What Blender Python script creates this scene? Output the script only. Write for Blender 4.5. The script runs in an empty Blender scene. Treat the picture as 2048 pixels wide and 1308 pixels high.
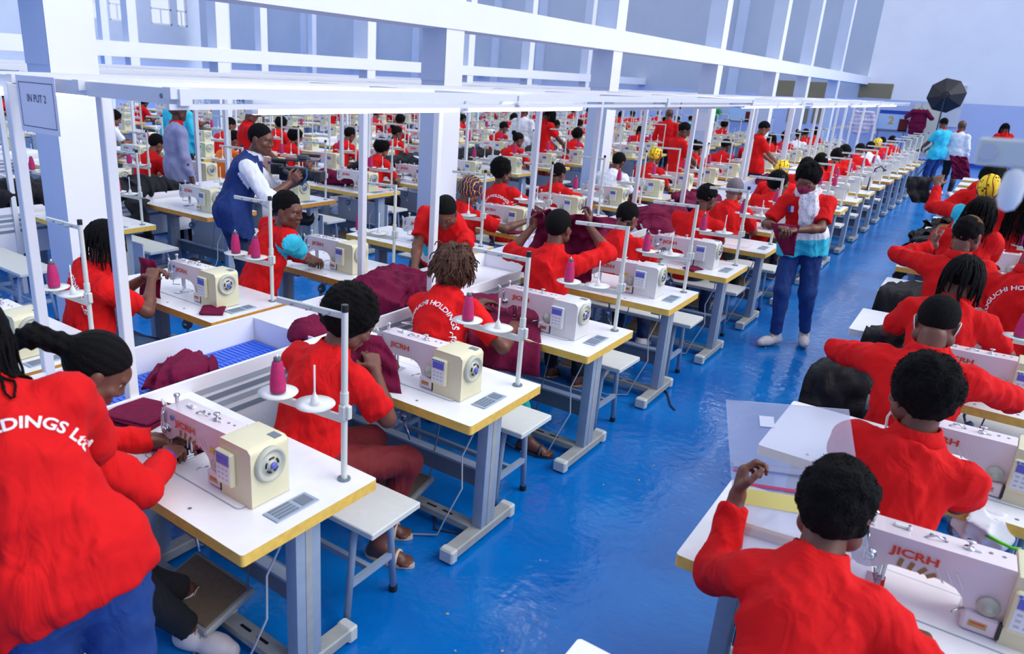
import bpy, bmesh, math, random
import numpy as np
from mathutils import Vector, Matrix, Euler
from mathutils.bvhtree import BVHTree
D = bpy.data
SC = bpy.context.scene
COL = SC.collection
RNG = random.Random(7)
PI = math.pi

# ------------------------------------------------------------------ camera
SC.view_settings.view_transform = 'Standard'
SC.view_settings.look = 'None'
SC.view_settings.gamma = 1.0
SC.view_settings.use_curve_mapping = False
FPX, PPX, PPY = 1468.8598, -140.0015, -2.0782
CE = (math.radians(71.1836), math.radians(-2.7239), math.radians(37.0305))
CLOC = Vector((1.4874, -1.1472, 2.1491))
cd = D.cameras.new('camera'); cam = D.objects.new('camera', cd); COL.objects.link(cam)
cd.sensor_width = 36.0; cd.lens = 36.0 * FPX / 2048.0
cd.shift_x = -PPX / 2048.0; cd.shift_y = PPY / 2048.0
cd.clip_start = 0.02; cd.clip_end = 200
cd.dof.use_dof = True; cd.dof.focus_distance = 4.2; cd.dof.aperture_fstop = 4.0
cam.location = CLOC; cam.rotation_euler = CE
SC.camera = cam
CR = Euler(CE, 'XYZ').to_matrix(); CRT = CR.transposed()
def proj(p):
    q = CRT @ (Vector(p) - CLOC)
    if q.z > -0.05: return None
    return (1024 + PPX + FPX * q.x / -q.z, 654 + PPY - FPX * q.y / -q.z)
def visible(x, y, z0=0.0, z1=1.3, r=0.6):
    for dx in (-r, 0, r):
        for z in (z0, z1):
            q = proj((x + dx, y, z))
            if q and -10 < q[0] < 2058 and -10 < q[1] < 1318: return True
    return False

# ------------------------------------------------------------------ materials
def lin(c):
    if isinstance(c, str):
        c = tuple(int(c[i:i + 2], 16) / 255 for i in (0, 2, 4))
    return tuple(((v + 0.055) / 1.055) ** 2.4 if v > 0.04045 else v / 12.92 for v in c)
MATS = {}
def mat(name, col, rough=0.5, metal=0.0, noise=0.0, nscale=8.0, bump=0.0, bscale=200.0, spec=None, emis=None, coat=0.0, sheen=0.0):
    if name in MATS: return MATS[name]
    m = D.materials.new(name); m.use_nodes = True
    nt = m.node_tree; b = nt.nodes['Principled BSDF']
    c = (*lin(col), 1)
    b.inputs['Base Color'].default_value = c
    b.inputs['Roughness'].default_value = rough
    b.inputs['Metallic'].default_value = metal
    if spec is not None: b.inputs['Specular IOR Level'].default_value = spec
    if coat: b.inputs['Coat Weight'].default_value = coat
    if sheen: b.inputs['Sheen Weight'].default_value = sheen
    tc = None
    if noise or bump:
        tc = nt.nodes.new('ShaderNodeTexCoord')
    if noise:
        n = nt.nodes.new('ShaderNodeTexNoise'); n.inputs['Scale'].default_value = nscale; n.inputs['Detail'].default_value = 4
        r = nt.nodes.new('ShaderNodeMapRange'); r.inputs['To Min'].default_value = 1 - noise; r.inputs['To Max'].default_value = 1 + noise
        r.inputs['From Min'].default_value = 0.3; r.inputs['From Max'].default_value = 0.7
        mx = nt.nodes.new('ShaderNodeMix'); mx.data_type = 'RGBA'; mx.blend_type = 'MULTIPLY'; mx.inputs['Factor'].default_value = 1
        mx.inputs[6].default_value = c
        nt.links.new(tc.outputs['Object'], n.inputs['Vector']); nt.links.new(n.outputs['Fac'], r.inputs['Value'])
        cb = nt.nodes.new('ShaderNodeCombineColor')
        for i in range(3): nt.links.new(r.outputs['Result'], cb.inputs[i])
        nt.links.new(cb.outputs['Color'], mx.inputs[7]); nt.links.new(mx.outputs[2], b.inputs['Base Color'])
    if bump:
        n2 = nt.nodes.new('ShaderNodeTexNoise'); n2.inputs['Scale'].default_value = bscale; n2.inputs['Detail'].default_value = 3
        bp = nt.nodes.new('ShaderNodeBump'); bp.inputs['Strength'].default_value = bump; bp.inputs['Distance'].default_value = 0.01
        nt.links.new(tc.outputs['Object'], n2.inputs['Vector']); nt.links.new(n2.outputs['Fac'], bp.inputs['Height'])
        nt.links.new(bp.outputs['Normal'], b.inputs['Normal'])
    if emis:
        b.inputs['Emission Color'].default_value = (*lin(emis[0]), 1); b.inputs['Emission Strength'].default_value = emis[1]
    MATS[name] = m
    return m
M = {}
def setup_mats():
    M['wallL'] = mat('grey_blue_wall', 'bcc7da', 0.75, noise=0.03, nscale=1.5, bump=0.15, bscale=60)  # greyer tone, also for the back wall left of the first columns
    M['wall'] = mat('white_wall_paint', 'f6f8ff', 0.75, noise=0.03, nscale=1.5, bump=0.15, bscale=60)
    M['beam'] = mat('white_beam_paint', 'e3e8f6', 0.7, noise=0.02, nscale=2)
    M['colm'] = mat('pale_blue_column', 'c9d6ee', 0.7, noise=0.03, nscale=2)
    M['dado'] = mat('lilac_blue_dado_paint', 'bccbf2', 0.6, noise=0.03, nscale=2)
    M['lam'] = mat('white_laminate', 'eceef4', 0.22, noise=0.03, nscale=12)
    M['edgeY'] = mat('yellow_wood_edge', 'ecc45a', 0.45, noise=0.12, nscale=30)
    M['edgeO'] = mat('orange_wood_edge', 'cf9238', 0.45, noise=0.12, nscale=30)
    M['edgeW'] = mat('white_plastic_edge', 'd9dde6', 0.4)
    M['steel'] = mat('grey_blue_painted_steel', '98a9bd', 0.45, noise=0.05, nscale=20)
    M['steelD'] = mat('dark_grey_steel', '6e7b8c', 0.45)
    M['footg'] = mat('grey_foot_paint', 'a9aca9', 0.5, noise=0.08, nscale=20)
    M['bench'] = mat('cream_bench_board', 'd3d7d4', 0.5, noise=0.03, nscale=30)
    M['chrome'] = mat('chrome', 'c8ccd6', 0.18, 1.0)
    M['black'] = mat('black_plastic', '17181c', 0.45)
    M['rubber'] = mat('brown_pedal_mat', '7d6a55', 0.8, noise=0.1, nscale=60)
    M['mach'] = mat('machine_white_enamel', 'e4dfe3', 0.22, noise=0.02, nscale=10, coat=0.3)
    M['machP'] = mat('machine_pink_white_enamel', 'dfd2da', 0.25, noise=0.02, nscale=10, coat=0.3)
    M['machC'] = mat('machine_cream_cover', 'ddd9b8', 0.35, noise=0.03, nscale=14)
    M['machR'] = mat('machine_light_grey_cover', 'd9dadb', 0.3)
    M['wheel'] = mat('handwheel_grey', 'b9bcb0', 0.35)
    M['panel'] = mat('control_panel_face', 'dfe6ee', 0.3)
    M['lcd'] = mat('control_display_blue', '5e66c8', 0.25)
    M['btn'] = mat('panel_button_blue', '3d76cf', 0.4)
    M['red'] = mat('logo_red', 'd8422c', 0.4)
    M['brass'] = mat('brass_plate', 'b59a62', 0.4, 0.6)
    M['stand'] = mat('off_white_stand_enamel', 'd4d9d4', 0.35)
    M['disc'] = mat('white_spool_plate', 'eceeee', 0.35)
    M['yarn'] = mat('magenta_yarn', 'c0206a', 0.7, noise=0.12, nscale=120, bump=0.4, bscale=400)
    M['cone'] = mat('grey_cone_core', '5c626e', 0.5)
    M['frame'] = mat('white_frame_enamel', 'd9dde6', 0.35, noise=0.02, nscale=8)
    M['tube'] = mat('lit_fluorescent_tube', 'ffffff', 0.4, emis=('f4f8ff', 11.0))
    M['tubeoff'] = mat('unlit_fluorescent_tube', 'dfe6f0', 0.3)
    M['trough'] = mat('white_trough_board', 'e8eaf4', 0.3, noise=0.02, nscale=5)
    M['strip1'] = mat('grey_trough_strip', 'a3aebd', 0.35)
    M['strip2'] = mat('dark_grey_trough_strip', '7f8b9c', 0.35)
    M['bluemesh'] = mat('blue_plastic_grating', '2f62d6', 0.4)
    M['maroon'] = mat('maroon_cloth', '6c0f38', 0.85, noise=0.06, nscale=30, bump=0.1, bscale=500, spec=0.2)
    M['navycloth'] = mat('black_navy_cloth', '15171e', 0.7, noise=0.1, nscale=20, bump=0.1, bscale=500, spec=0.3)
    M['whitecloth'] = mat('white_cloth', 'e4e6ee', 0.8)
    M['paper'] = mat('white_paper', 'dfe2f2', 0.6)
    M['ink'] = mat('dark_ink', '4a4f78', 0.6)
    M['skinA'] = mat('dark_brown_skin', '6a4032', 0.45, noise=0.08, nscale=14)
    M['skinB'] = mat('deep_brown_skin', '573427', 0.45, noise=0.08, nscale=14)
    M['skinC'] = mat('mid_brown_skin', '7c4e3a', 0.45, noise=0.08, nscale=14)
    M['nail'] = mat('finger_nail', '8a5c4e', 0.4)
    M['eye'] = mat('eye_white', 'b3a8a0', 0.25)
    M['pupil'] = mat('dark_pupil', '120a08', 0.15)
    M['hairB'] = mat('black_hair', '08070a', 0.85, bump=0.9, bscale=140, noise=0.25, nscale=90, spec=0.15)
    M['braid'] = mat('black_braided_hair', '060609', 0.7, bump=0.6, bscale=220, spec=0.15)
    M['hairBr'] = mat('brown_curly_hair', '4b2c1c', 0.7, noise=0.45, nscale=40, bump=0.9, bscale=160)
    M['hairTop'] = mat('brown_hair_top', '6b431f', 0.8, noise=0.4, nscale=60, bump=0.8, bscale=200)
    M['hairG'] = mat('grey_shaved_hair', '6d6470', 0.7, noise=0.15, nscale=60)
    M['hairS'] = mat('short_black_hair', '0c0b0f', 0.85, noise=0.3, nscale=90, bump=0.7, bscale=260, spec=0.15)
    M['shirtR'] = mat('red_polo_cotton', 'd41418', 0.85, noise=0.04, nscale=9, bump=0.12, bscale=600, spec=0.2)
    M['shirtC'] = mat('cyan_polo_cotton', '2fc4e4', 0.8, noise=0.04, nscale=9, bump=0.12, bscale=600)
    M['shirtW'] = mat('white_shirt_cotton', 'e4e8f4', 0.8, noise=0.03, nscale=9, bump=0.12, bscale=600)
    M['shirtL'] = mat('lilac_grey_shirt', '8f94bd', 0.8, noise=0.04, nscale=9, bump=0.1, bscale=500)
    M['shirtO'] = mat('orange_shirt', 'f0781a', 0.8, noise=0.04, nscale=9)
    M['vest'] = mat('navy_blue_vest', '0d2f72', 0.85, noise=0.06, nscale=9, bump=0.1, bscale=400)
    M['jeans'] = mat('blue_denim', '173f85', 0.8, noise=0.2, nscale=12, bump=0.25, bscale=500)
    M['jeansD'] = mat('dark_denim', '1c2f55', 0.8, noise=0.2, nscale=12, bump=0.25, bscale=500)
    M['jeansP'] = mat('grey_blue_denim', '2f4a6e', 0.8, noise=0.2, nscale=12, bump=0.25, bscale=500)
    M['trB'] = mat('black_trousers', '15151b', 0.8, noise=0.1, nscale=12)
    M['trM'] = mat('maroon_trousers', '6d1019', 0.8, noise=0.1, nscale=12)
    M['trT'] = mat('teal_trousers', '1fb9a6', 0.75, noise=0.06, nscale=12)
    M['shoeW'] = mat('white_sneaker', 'ddd6d8', 0.55, noise=0.05, nscale=30)
    M['sole'] = mat('sneaker_sole', 'c9bfae', 0.6)
    M['sandal'] = mat('beige_sandal', 'd9c6b6', 0.5)
    M['sandalD'] = mat('dark_sandal', '3a3a44', 0.5)
    M['sandalT'] = mat('tan_sandal', 'b58a58', 0.5)
    M['mask'] = mat('black_face_mask', '14141a', 0.6)
    M['maskB'] = mat('plain_black_mask', '111116', 0.6)
    M['maskM'] = mat('maroon_face_mask', '84123f', 0.7)
    M['maskW'] = mat('white_mask_strap', 'e6e6ea', 0.6)
    M['band'] = mat('blue_wrist_band', '1f3bd0', 0.4)
    M['cam'] = mat('camcorder_black', '24272e', 0.4)
    M['camg'] = mat('camcorder_grey', '4d5564', 0.45)
    M['board'] = mat('brown_window_board', '8b8266', 0.7, noise=0.06, nscale=3)
    M['strapb'] = mat('blue_strap', '2c5f94', 0.6)
    M['wood'] = mat('wood_rail', 'b98a4a', 0.5, noise=0.15, nscale=25)
    M['cable'] = mat('grey_cable', 'b6bcc4', 0.5)
    M['cableD'] = mat('dark_cable', '3a4350', 0.5)
    M['tag'] = mat('yellow_sticker', 'd9c24a', 0.5)
    M['tape'] = mat('brown_tape', '9a7442', 0.55)
    M['green'] = mat('green_cloth', '12a44e', 0.8)
    M['pinkc'] = mat('pink_stripe_cloth', 'd8bcd0', 0.8)
    M['bannb'] = mat('banner_blue', '2348b0', 0.6)
    M['bannp'] = mat('banner_pale_blue', 'b9d4f2', 0.6)
    M['orange'] = mat('orange_print', 'e8a23a', 0.6)
    M['cordG'] = mat('green_cord', '1f9a58', 0.6)
    M['softb'] = mat('softbox_black_fabric', '1a1c28', 0.6)
    M['crumb'] = mat('pale_scrap', 'c9b88f', 0.7)
    for k in ('shirtR', 'shirtC', 'shirtW', 'shirtL', 'shirtO', 'vest', 'maroon', 'navycloth', 'jeans', 'jeansD', 'trM', 'trB', 'trT'):
        nt = M[k].node_tree; b = nt.nodes['Principled BSDF']; tc = nt.nodes.new('ShaderNodeTexCoord'); mp = nt.nodes.new('ShaderNodeMapping'); mp.inputs['Scale'].default_value = (1, 1, .45)
        n = nt.nodes.new('ShaderNodeTexNoise'); n.inputs['Scale'].default_value = 13; n.inputs['Detail'].default_value = 2; n.inputs['Distortion'].default_value = 1.2
        bp = nt.nodes.new('ShaderNodeBump'); bp.inputs['Strength'].default_value = .5; bp.inputs['Distance'].default_value = .03
        nt.links.new(tc.outputs['Object'], mp.inputs[0]); nt.links.new(mp.outputs[0], n.inputs['Vector']); nt.links.new(n.outputs['Fac'], bp.inputs['Height'])
        if b.inputs['Normal'].links: nt.links.new(b.inputs['Normal'].links[0].from_socket, bp.inputs['Normal'])
        nt.links.new(bp.outputs['Normal'], b.inputs['Normal'])
    # blue floor: painted, glossy, uneven
    m = D.materials.new('blue_painted_floor'); m.use_nodes = True; nt = m.node_tree; b = nt.nodes['Principled BSDF']
    tc = nt.nodes.new('ShaderNodeTexCoord')
    n = nt.nodes.new('ShaderNodeTexNoise'); n.inputs['Scale'].default_value = 1.3; n.inputs['Detail'].default_value = 5
    cr = nt.nodes.new('ShaderNodeValToRGB')
    cr.color_ramp.elements[0].position = 0.32; cr.color_ramp.elements[0].color = (*lin('0069c2'), 1)
    cr.color_ramp.elements[1].position = 0.72; cr.color_ramp.elements[1].color = (*lin('0584da'), 1)
    n2 = nt.nodes.new('ShaderNodeTexNoise'); n2.inputs['Scale'].default_value = 9; n2.inputs['Detail'].default_value = 3
    mr = nt.nodes.new('ShaderNodeMapRange'); mr.inputs['To Min'].default_value = 0.08; mr.inputs['To Max'].default_value = 0.26; b.inputs['Specular IOR Level'].default_value = 0.5
    n3 = nt.nodes.new('ShaderNodeTexNoise'); n3.inputs['Scale'].default_value = 14; n3.inputs['Detail'].default_value = 2
    bp = nt.nodes.new('ShaderNodeBump'); bp.inputs['Strength'].default_value = 0.22; bp.inputs['Distance'].default_value = 0.02
    L = nt.links.new
    for q in (n, n2, n3): L(tc.outputs['Object'], q.inputs['Vector'])
    L(n.outputs['Fac'], cr.inputs['Fac']); L(cr.outputs['Color'], b.inputs['Base Color'])
    L(n2.outputs['Fac'], mr.inputs['Value']); L(mr.outputs['Result'], b.inputs['Roughness'])
    L(n3.outputs['Fac'], bp.inputs['Height']); L(bp.outputs['Normal'], b.inputs['Normal'])
    M['floor'] = m
    # head scarf: yellow wax print with dark red lines and black seeds
    def scarf(name, base, c1, c2, sc):
        m = D.materials.new(name); m.use_nodes = True; nt = m.node_tree; b = nt.nodes['Principled BSDF']; b.inputs['Roughness'].default_value = 0.75
        tc = nt.nodes.new('ShaderNodeTexCoord')
        v = nt.nodes.new('ShaderNodeTexVoronoi'); v.inputs['Scale'].default_value = sc
        r = nt.nodes.new('ShaderNodeValToRGB'); r.color_ramp.interpolation = 'CONSTANT'
        e = r.color_ramp.elements; e[0].color = (*lin(c2), 1); e[1].position = 0.27; e[1].color = (*lin(base), 1)
        w = nt.nodes.new('ShaderNodeTexWave'); w.inputs['Scale'].default_value = sc * 0.22; w.inputs['Distortion'].default_value = 6; w.inputs['Detail'].default_value = 1
        r2 = nt.nodes.new('ShaderNodeValToRGB'); r2.color_ramp.interpolation = 'CONSTANT'
        r2.color_ramp.elements[0].color = (0, 0, 0, 1); r2.color_ramp.elements[1].position = 0.93; r2.color_ramp.elements[1].color = (1, 1, 1, 1)
        mx = nt.nodes.new('ShaderNodeMix'); mx.data_type = 'RGBA'; mx.inputs[7].default_value = (*lin(c1), 1)
        L = nt.links.new
        L(tc.outputs['Object'], v.inputs['Vector']); L(tc.outputs['Object'], w.inputs['Vector'])
        L(v.outputs['Distance'], r.inputs['Fac']); L(w.outputs['Fac'], r2.inputs['Fac'])
        L(r.outputs['Color'], mx.inputs[6]); L(r2.outputs['Color'], mx.inputs['Factor']); L(mx.outputs[2], b.inputs['Base Color'])
        return m
    M['scarfY'] = scarf('yellow_wax_print', 'f4cf1e', '8a2a14', '3a2410', 26)
    M['scarfM'] = scarf('dark_floral_print', '2b2140', 'e8b43a', 'c8407a', 60)
    M['scarfW'] = scarf('white_dotted_scarf', 'e6e6f2', 'c2c2d6', '6a6a88', 90)
    # translucent template sheet
    m = D.materials.new('clear_acrylic_sheet'); m.use_nodes = True; nt = m.node_tree
    for nd in list(nt.nodes): nt.nodes.remove(nd)
    out = nt.nodes.new('ShaderNodeOutputMaterial'); tr = nt.nodes.new('ShaderNodeBsdfTransparent'); tr.inputs[0].default_value = (0.93, 0.95, 0.99, 1)
    df = nt.nodes.new('ShaderNodeBsdfDiffuse'); df.inputs[0].default_value = (0.66, 0.70, 0.93, 1)
    gl = nt.nodes.new('ShaderNodeBsdfGlossy'); gl.inputs['Roughness'].default_value = 0.04
    m1 = nt.nodes.new('ShaderNodeMixShader'); m1.inputs[0].default_value = 0.28
    m2 = nt.nodes.new('ShaderNodeMixShader'); fr = nt.nodes.new('ShaderNodeFresnel'); fr.inputs[0].default_value = 1.5
    L = nt.links.new
    L(tr.outputs[0], m1.inputs[1]); L(df.outputs[0], m1.inputs[2]); L(m1.outputs[0], m2.inputs[1]); L(gl.outputs[0], m2.inputs[2]); L(fr.outputs[0], m2.inputs[0]); L(m2.outputs[0], out.inputs[0])
    M['acryl'] = m
    # window glass
    m = D.materials.new('window_glass'); m.use_nodes = True; nt = m.node_tree
    for nd in list(nt.nodes): nt.nodes.remove(nd)
    out = nt.nodes.new('ShaderNodeOutputMaterial'); tr = nt.nodes.new('ShaderNodeBsdfTransparent')
    gl = nt.nodes.new('ShaderNodeBsdfGlossy'); gl.inputs['Roughness'].default_value = 0.05
    m2 = nt.nodes.new('ShaderNodeMixShader'); m2.inputs[0].default_value = 0.06
    nt.links.new(tr.outputs[0], m2.inputs[1]); nt.links.new(gl.outputs[0], m2.inputs[2]); nt.links.new(m2.outputs[0], out.inputs[0])
    M['glass'] = m
setup_mats()

# ------------------------------------------------------------------ mesh building
class MB:
    def __init__(s): s.v = []; s.f = []; s.m = []; s.sm = []; s.mats = []
    def mi(s, m):
        if m not in s.mats: s.mats.append(m)
        return s.mats.index(m)
    def add(s, vs, fs, m, smooth=False):
        o = len(s.v); k = s.mi(m); s.v += [tuple(v) for v in vs]
        for f in fs: s.f.append([i + o for i in f]); s.m.append(k); s.sm.append(smooth)
    def box(s, c, d, m, rot=None, bev=0.0, top=None, taper=None):
        hx, hy, hz = d[0] / 2, d[1] / 2, d[2] / 2
        if bev <= 0:
            tx, ty = taper or (1, 1)
            vs = [(-hx, -hy, -hz), (hx, -hy, -hz), (hx, hy, -hz), (-hx, hy, -hz), (-hx * tx, -hy * ty, hz), (hx * tx, -hy * ty, hz), (hx * tx, hy * ty, hz), (-hx * tx, hy * ty, hz)]
            fs = [(3, 2, 1, 0), (4, 5, 6, 7), (0, 1, 5, 4), (1, 2, 6, 5), (2, 3, 7, 6), (3, 0, 4, 7)]
        else:
            b = min(bev, hx * .9, hy * .9, hz * .9); vs = []; 
            for z, q in ((-hz, b), (-hz + b, 0), (hz - b, 0), (hz, b)):
                for (sx, sy) in ((-1, -1), (1, -1), (1, 1), (-1, 1)):
                    x, y = hx - q, hy - q
                    e = b if q == 0 else b * .6
                    p1, p2 = (sx * x, sy * (y - e)), (sx * (x - e), sy * y)
                    if sx * sy > 0: vs += [(p1[0], p1[1], z), (p2[0], p2[1], z)]
                    else: vs += [(p2[0], p2[1], z), (p1[0], p1[1], z)]
            fs = [tuple(reversed(range(8))), tuple(range(24, 32))]
            for r in range(3):
                for i in range(8):
                    j = (i + 1) % 8; fs.append((r * 8 + i, r * 8 + j, r * 8 + 8 + j, r * 8 + 8 + i))
        R = rot if rot is not None else None
        c = Vector(c)
        vs = [(c + (R @ Vector(v) if R is not None else Vector(v))) for v in vs]
        o = len(s.f); s.add(vs, fs, m)
        if top is not None: s.m[o + 1] = s.mi(top)
    def cyl(s, a, b, r, m, n=12, r2=None, caps=True, smooth=True):
        a, b = Vector(a), Vector(b); d = (b - a).normalized(); r2 = r if r2 is None else r2
        u = d.orthogonal().normalized(); w = d.cross(u)
        vs = []
        for p, rr in ((a, r), (b, r2)):
            for i in range(n):
                t = 2 * PI * i / n; vs.append(p + (u * math.cos(t) + w * math.sin(t)) * rr)
        s.add(vs, [(i, (i + 1) % n, n + (i + 1) % n, n + i) for i in range(n)], m, smooth)
        if caps: s.add(vs, [tuple(reversed(range(n))), tuple(range(n, 2 * n))], m)
    def lathe(s, prof, c, axis, m, n=20, smooth=True):
        c = Vector(c); d = Vector(axis).normalized(); u = d.orthogonal().normalized(); w = d.cross(u)
        vs = []; fs = []
        for (r, h) in prof:
            for i in range(n):
                t = 2 * PI * i / n; vs.append(c + d * h + (u * math.cos(t) + w * math.sin(t)) * r)
        for k in range(len(prof) - 1):
            for i in range(n):
                j = (i + 1) % n; fs.append((k * n + i, k * n + j, (k + 1) * n + j, (k + 1) * n + i))
        if prof[0][0] > 0: fs.append(tuple(reversed(range(n))))
        if prof[-1][0] > 0: fs.append(tuple(range((len(prof) - 1) * n, len(prof) * n)))
        s.add(vs, fs, m, smooth)
    def tube(s, pts, r, m, n=8, r_end=None, closed=False):
        pts = [Vector(p) for p in pts]; N = len(pts); vs = []; fs = []
        u = None
        for i, p in enumerate(pts):
            d = (pts[min(i + 1, N - 1)] - pts[max(i - 1, 0)]).normalized()
            if u is None: u = d.orthogonal().normalized()
            u = (u - d * u.dot(d)).normalized() if (u - d * u.dot(d)).length > 1e-6 else d.orthogonal().normalized()
            w = d.cross(u); rr = r if r_end is None else r + (r_end - r) * i / (N - 1)
            for k in range(n):
                t = 2 * PI * k / n; vs.append(p + (u * math.cos(t) + w * math.sin(t)) * rr)
        for i in range(N - 1):
            for k in range(n):
                j = (k + 1) % n; fs.append((i * n + k, i * n + j, (i + 1) * n + j, (i + 1) * n + k))
        fs.append(tuple(reversed(range(n)))); fs.append(tuple(range((N - 1) * n, N * n)))
        s.add(vs, fs, m, True)
    def prism(s, poly, y0, y1, m, axis='y', side=None):
        # poly in (x,z) extruded along y (or (x,y) extruded along z)
        n = len(poly)
        if axis == 'y': vs = [(p[0], y0, p[1]) for p in poly] + [(p[0], y1, p[1]) for p in poly]
        elif axis == 'x': vs = [(y0, p[0], p[1]) for p in poly] + [(y1, p[0], p[1]) for p in poly]
        else: vs = [(p[0], p[1], y0) for p in poly] + [(p[0], p[1], y1) for p in poly]
        s.add(vs, [tuple(range(n)), tuple(reversed(range(n, 2 * n)))], m)
        s.add(vs, [(i, n + i, n + (i + 1) % n, (i + 1) % n) for i in range(n)], side or m)
    def mesh(s, name, bevel=0.0):
        me = D.meshes.new(name); me.from_pydata(s.v, [], s.f)
        for m in s.mats: me.materials.append(m)
        me.polygons.foreach_set('material_index', s.m); me.polygons.foreach_set('use_smooth', s.sm)
        bm = bmesh.new(); bm.from_mesh(me); bmesh.ops.recalc_face_normals(bm, faces=bm.faces[:])
        if bevel > 0:
            es = [e for e in bm.edges if len(e.link_faces) == 2 and e.calc_face_angle(0) > 0.5]
            bmesh.ops.bevel(bm, geom=es, offset=bevel, segments=2, affect='EDGES', profile=0.6, clamp_overlap=True)
            for f in bm.faces: f.smooth = True
        bm.to_mesh(me); bm.free(); me.update()
        if bevel > 0 and hasattr(me, 'set_sharp_from_angle'): me.set_sharp_from_angle(angle=math.radians(42))
        return me
    def build(s, name, parent=None, loc=None, bevel=0.0):
        return link(name, s.mesh(name, bevel), parent, loc)
def link(name, me, parent=None, loc=None, rz=0):
    o = D.objects.new(name, me); COL.objects.link(o)
    if parent is not None: o.parent = parent
    if loc is not None: o.location = loc
    if rz: o.rotation_euler.z = rz
    return o
def tag(o, label, cat=None, group=None, kind=None):
    o['label'] = label
    if cat: o['category'] = cat
    if group: o['group'] = group
    if kind: o['kind'] = kind
    return o
def thing(name, label, cat, loc=(0, 0, 0), rz=0, group=None):
    o = D.objects.new(name, None); COL.objects.link(o); o.empty_display_size = 0.1
    o.location = loc; o.rotation_euler.z = rz
    return tag(o, label, cat, group)
def struct(o): o['kind'] = 'structure'; return o
def dup(root, loc=None, rz=None, label=None, group=None, sc=None):
    r = root.copy(); COL.objects.link(r)
    if loc is not None: r.location = loc
    if rz is not None: r.rotation_euler.z = rz
    if sc is not None: r.scale = sc if not isinstance(sc, (int, float)) else (sc, sc, sc)
    if label: r['label'] = label
    if group: r['group'] = group
    for ch in list(root.children):
        c = ch.copy(); COL.objects.link(c); c.parent = r
        for g in ch.children:
            d = g.copy(); COL.objects.link(d); d.parent = c
    return r
ORD = ['first', 'second', 'third', 'fourth', 'fifth', 'sixth', 'seventh', 'eighth', 'ninth', 'tenth', 'eleventh', 'twelfth', 'thirteenth', 'fourteenth', 'fifteenth', 'sixteenth', 'seventeenth', 'eighteenth', 'nineteenth', 'twentieth', 'twenty-first', 'twenty-second', 'twenty-third', 'twenty-fourth', 'twenty-fifth']
_txt = {}
def text_geo(body, size=1.0, bold=0.0, sx=1.0):
    """letters as flat triangles: list of (vertices, faces) in the plane"""
    key = (body, size, bold, sx)
    if key in _txt: return _txt[key]
    cu = D.curves.new('lettering', 'FONT'); cu.body = body; cu.size = size; cu.offset = bold; cu.resolution_u = 3; cu.align_x = 'CENTER'
    o = D.objects.new('lettering', cu); COL.objects.link(o)
    dg = bpy.context.evaluated_depsgraph_get(); dg.update()
    me = o.evaluated_get(dg).to_mesh()
    r = ([(v.co.x * sx, v.co.y) for v in me.vertices], [tuple(p.vertices) for p in me.polygons])
    o.evaluated_get(dg).to_mesh_clear(); D.objects.remove(o); D.curves.remove(cu)
    _txt[key] = r
    return r
# ------------------------------------------------------------------ implicit surfaces -> meshes
A = lambda *v: np.array(v, float)
def unit(v):
    v = np.asarray(v, float); return v / (np.linalg.norm(v) + 1e-12)
def smin(a, b, k):
    if k <= 0: return np.minimum(a, b)
    h = np.clip(0.5 + 0.5 * (b - a) / k, 0, 1)
    return b + (a - b) * h - k * h * (1 - h)
def cone(a, b, ra, rb=None):
    a = np.asarray(a, float); b = np.asarray(b, float); rb = ra if rb is None else rb; ba = b - a; bb = ba @ ba + 1e-12
    def f(p):
        pa = p - a; h = np.clip(pa @ ba / bb, 0, 1)
        return np.linalg.norm(pa - h[:, None] * ba, axis=1) - (ra + (rb - ra) * h)
    return f
def ell(c, R, rad):
    c = np.asarray(c, float); R = np.asarray(R, float); rad = np.asarray(rad, float)   # rows of R: local axes
    def f(p):
        q = (p - c) @ R.T; k0 = np.linalg.norm(q / rad, axis=1); k1 = np.linalg.norm(q / rad ** 2, axis=1) + 1e-9
        return k0 * (k0 - 1) / k1
    return f
def plane(p0, n):
    p0 = np.asarray(p0, float); n = unit(n); return lambda p: (p - p0) @ n
def union(fs):
    def f(p):
        d = None
        for g, k in fs:
            e = g(p); d = e if d is None else smin(d, e, k)
        return d
    return f
def cut(f, *gs):
    def h(p):
        d = f(p)
        for g in gs: d = np.maximum(d, g(p))
        return d
    return h
def waves(seed, amp, lam=(0.07, 0.2), aniso=(1, 1, 0.45), n=5, warp=1.6, ridge=False):
    r = np.random.RandomState(seed); ks = []
    for i in range(n):
        d = unit(r.normal(size=3) * np.array(aniso)); ks.append((d * 2 * PI / r.uniform(*lam), unit(r.normal(size=3)) * 2 * PI / 0.25, r.uniform(0, 6.3)))
    def f(p):
        s = 0
        for k, k2, ph in ks:
            w = p @ k + ph + warp * np.sin(p @ k2 + ph * 2)
            s = s + (np.sin(w) if not ridge else 1.2 * (2 * np.abs(np.sin(w * .5)) - 1.1))
        return s * (amp / math.sqrt(n))
    return f
def displace(f, w): return lambda p: f(p) + w(p)
I3 = np.eye(3)
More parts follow.
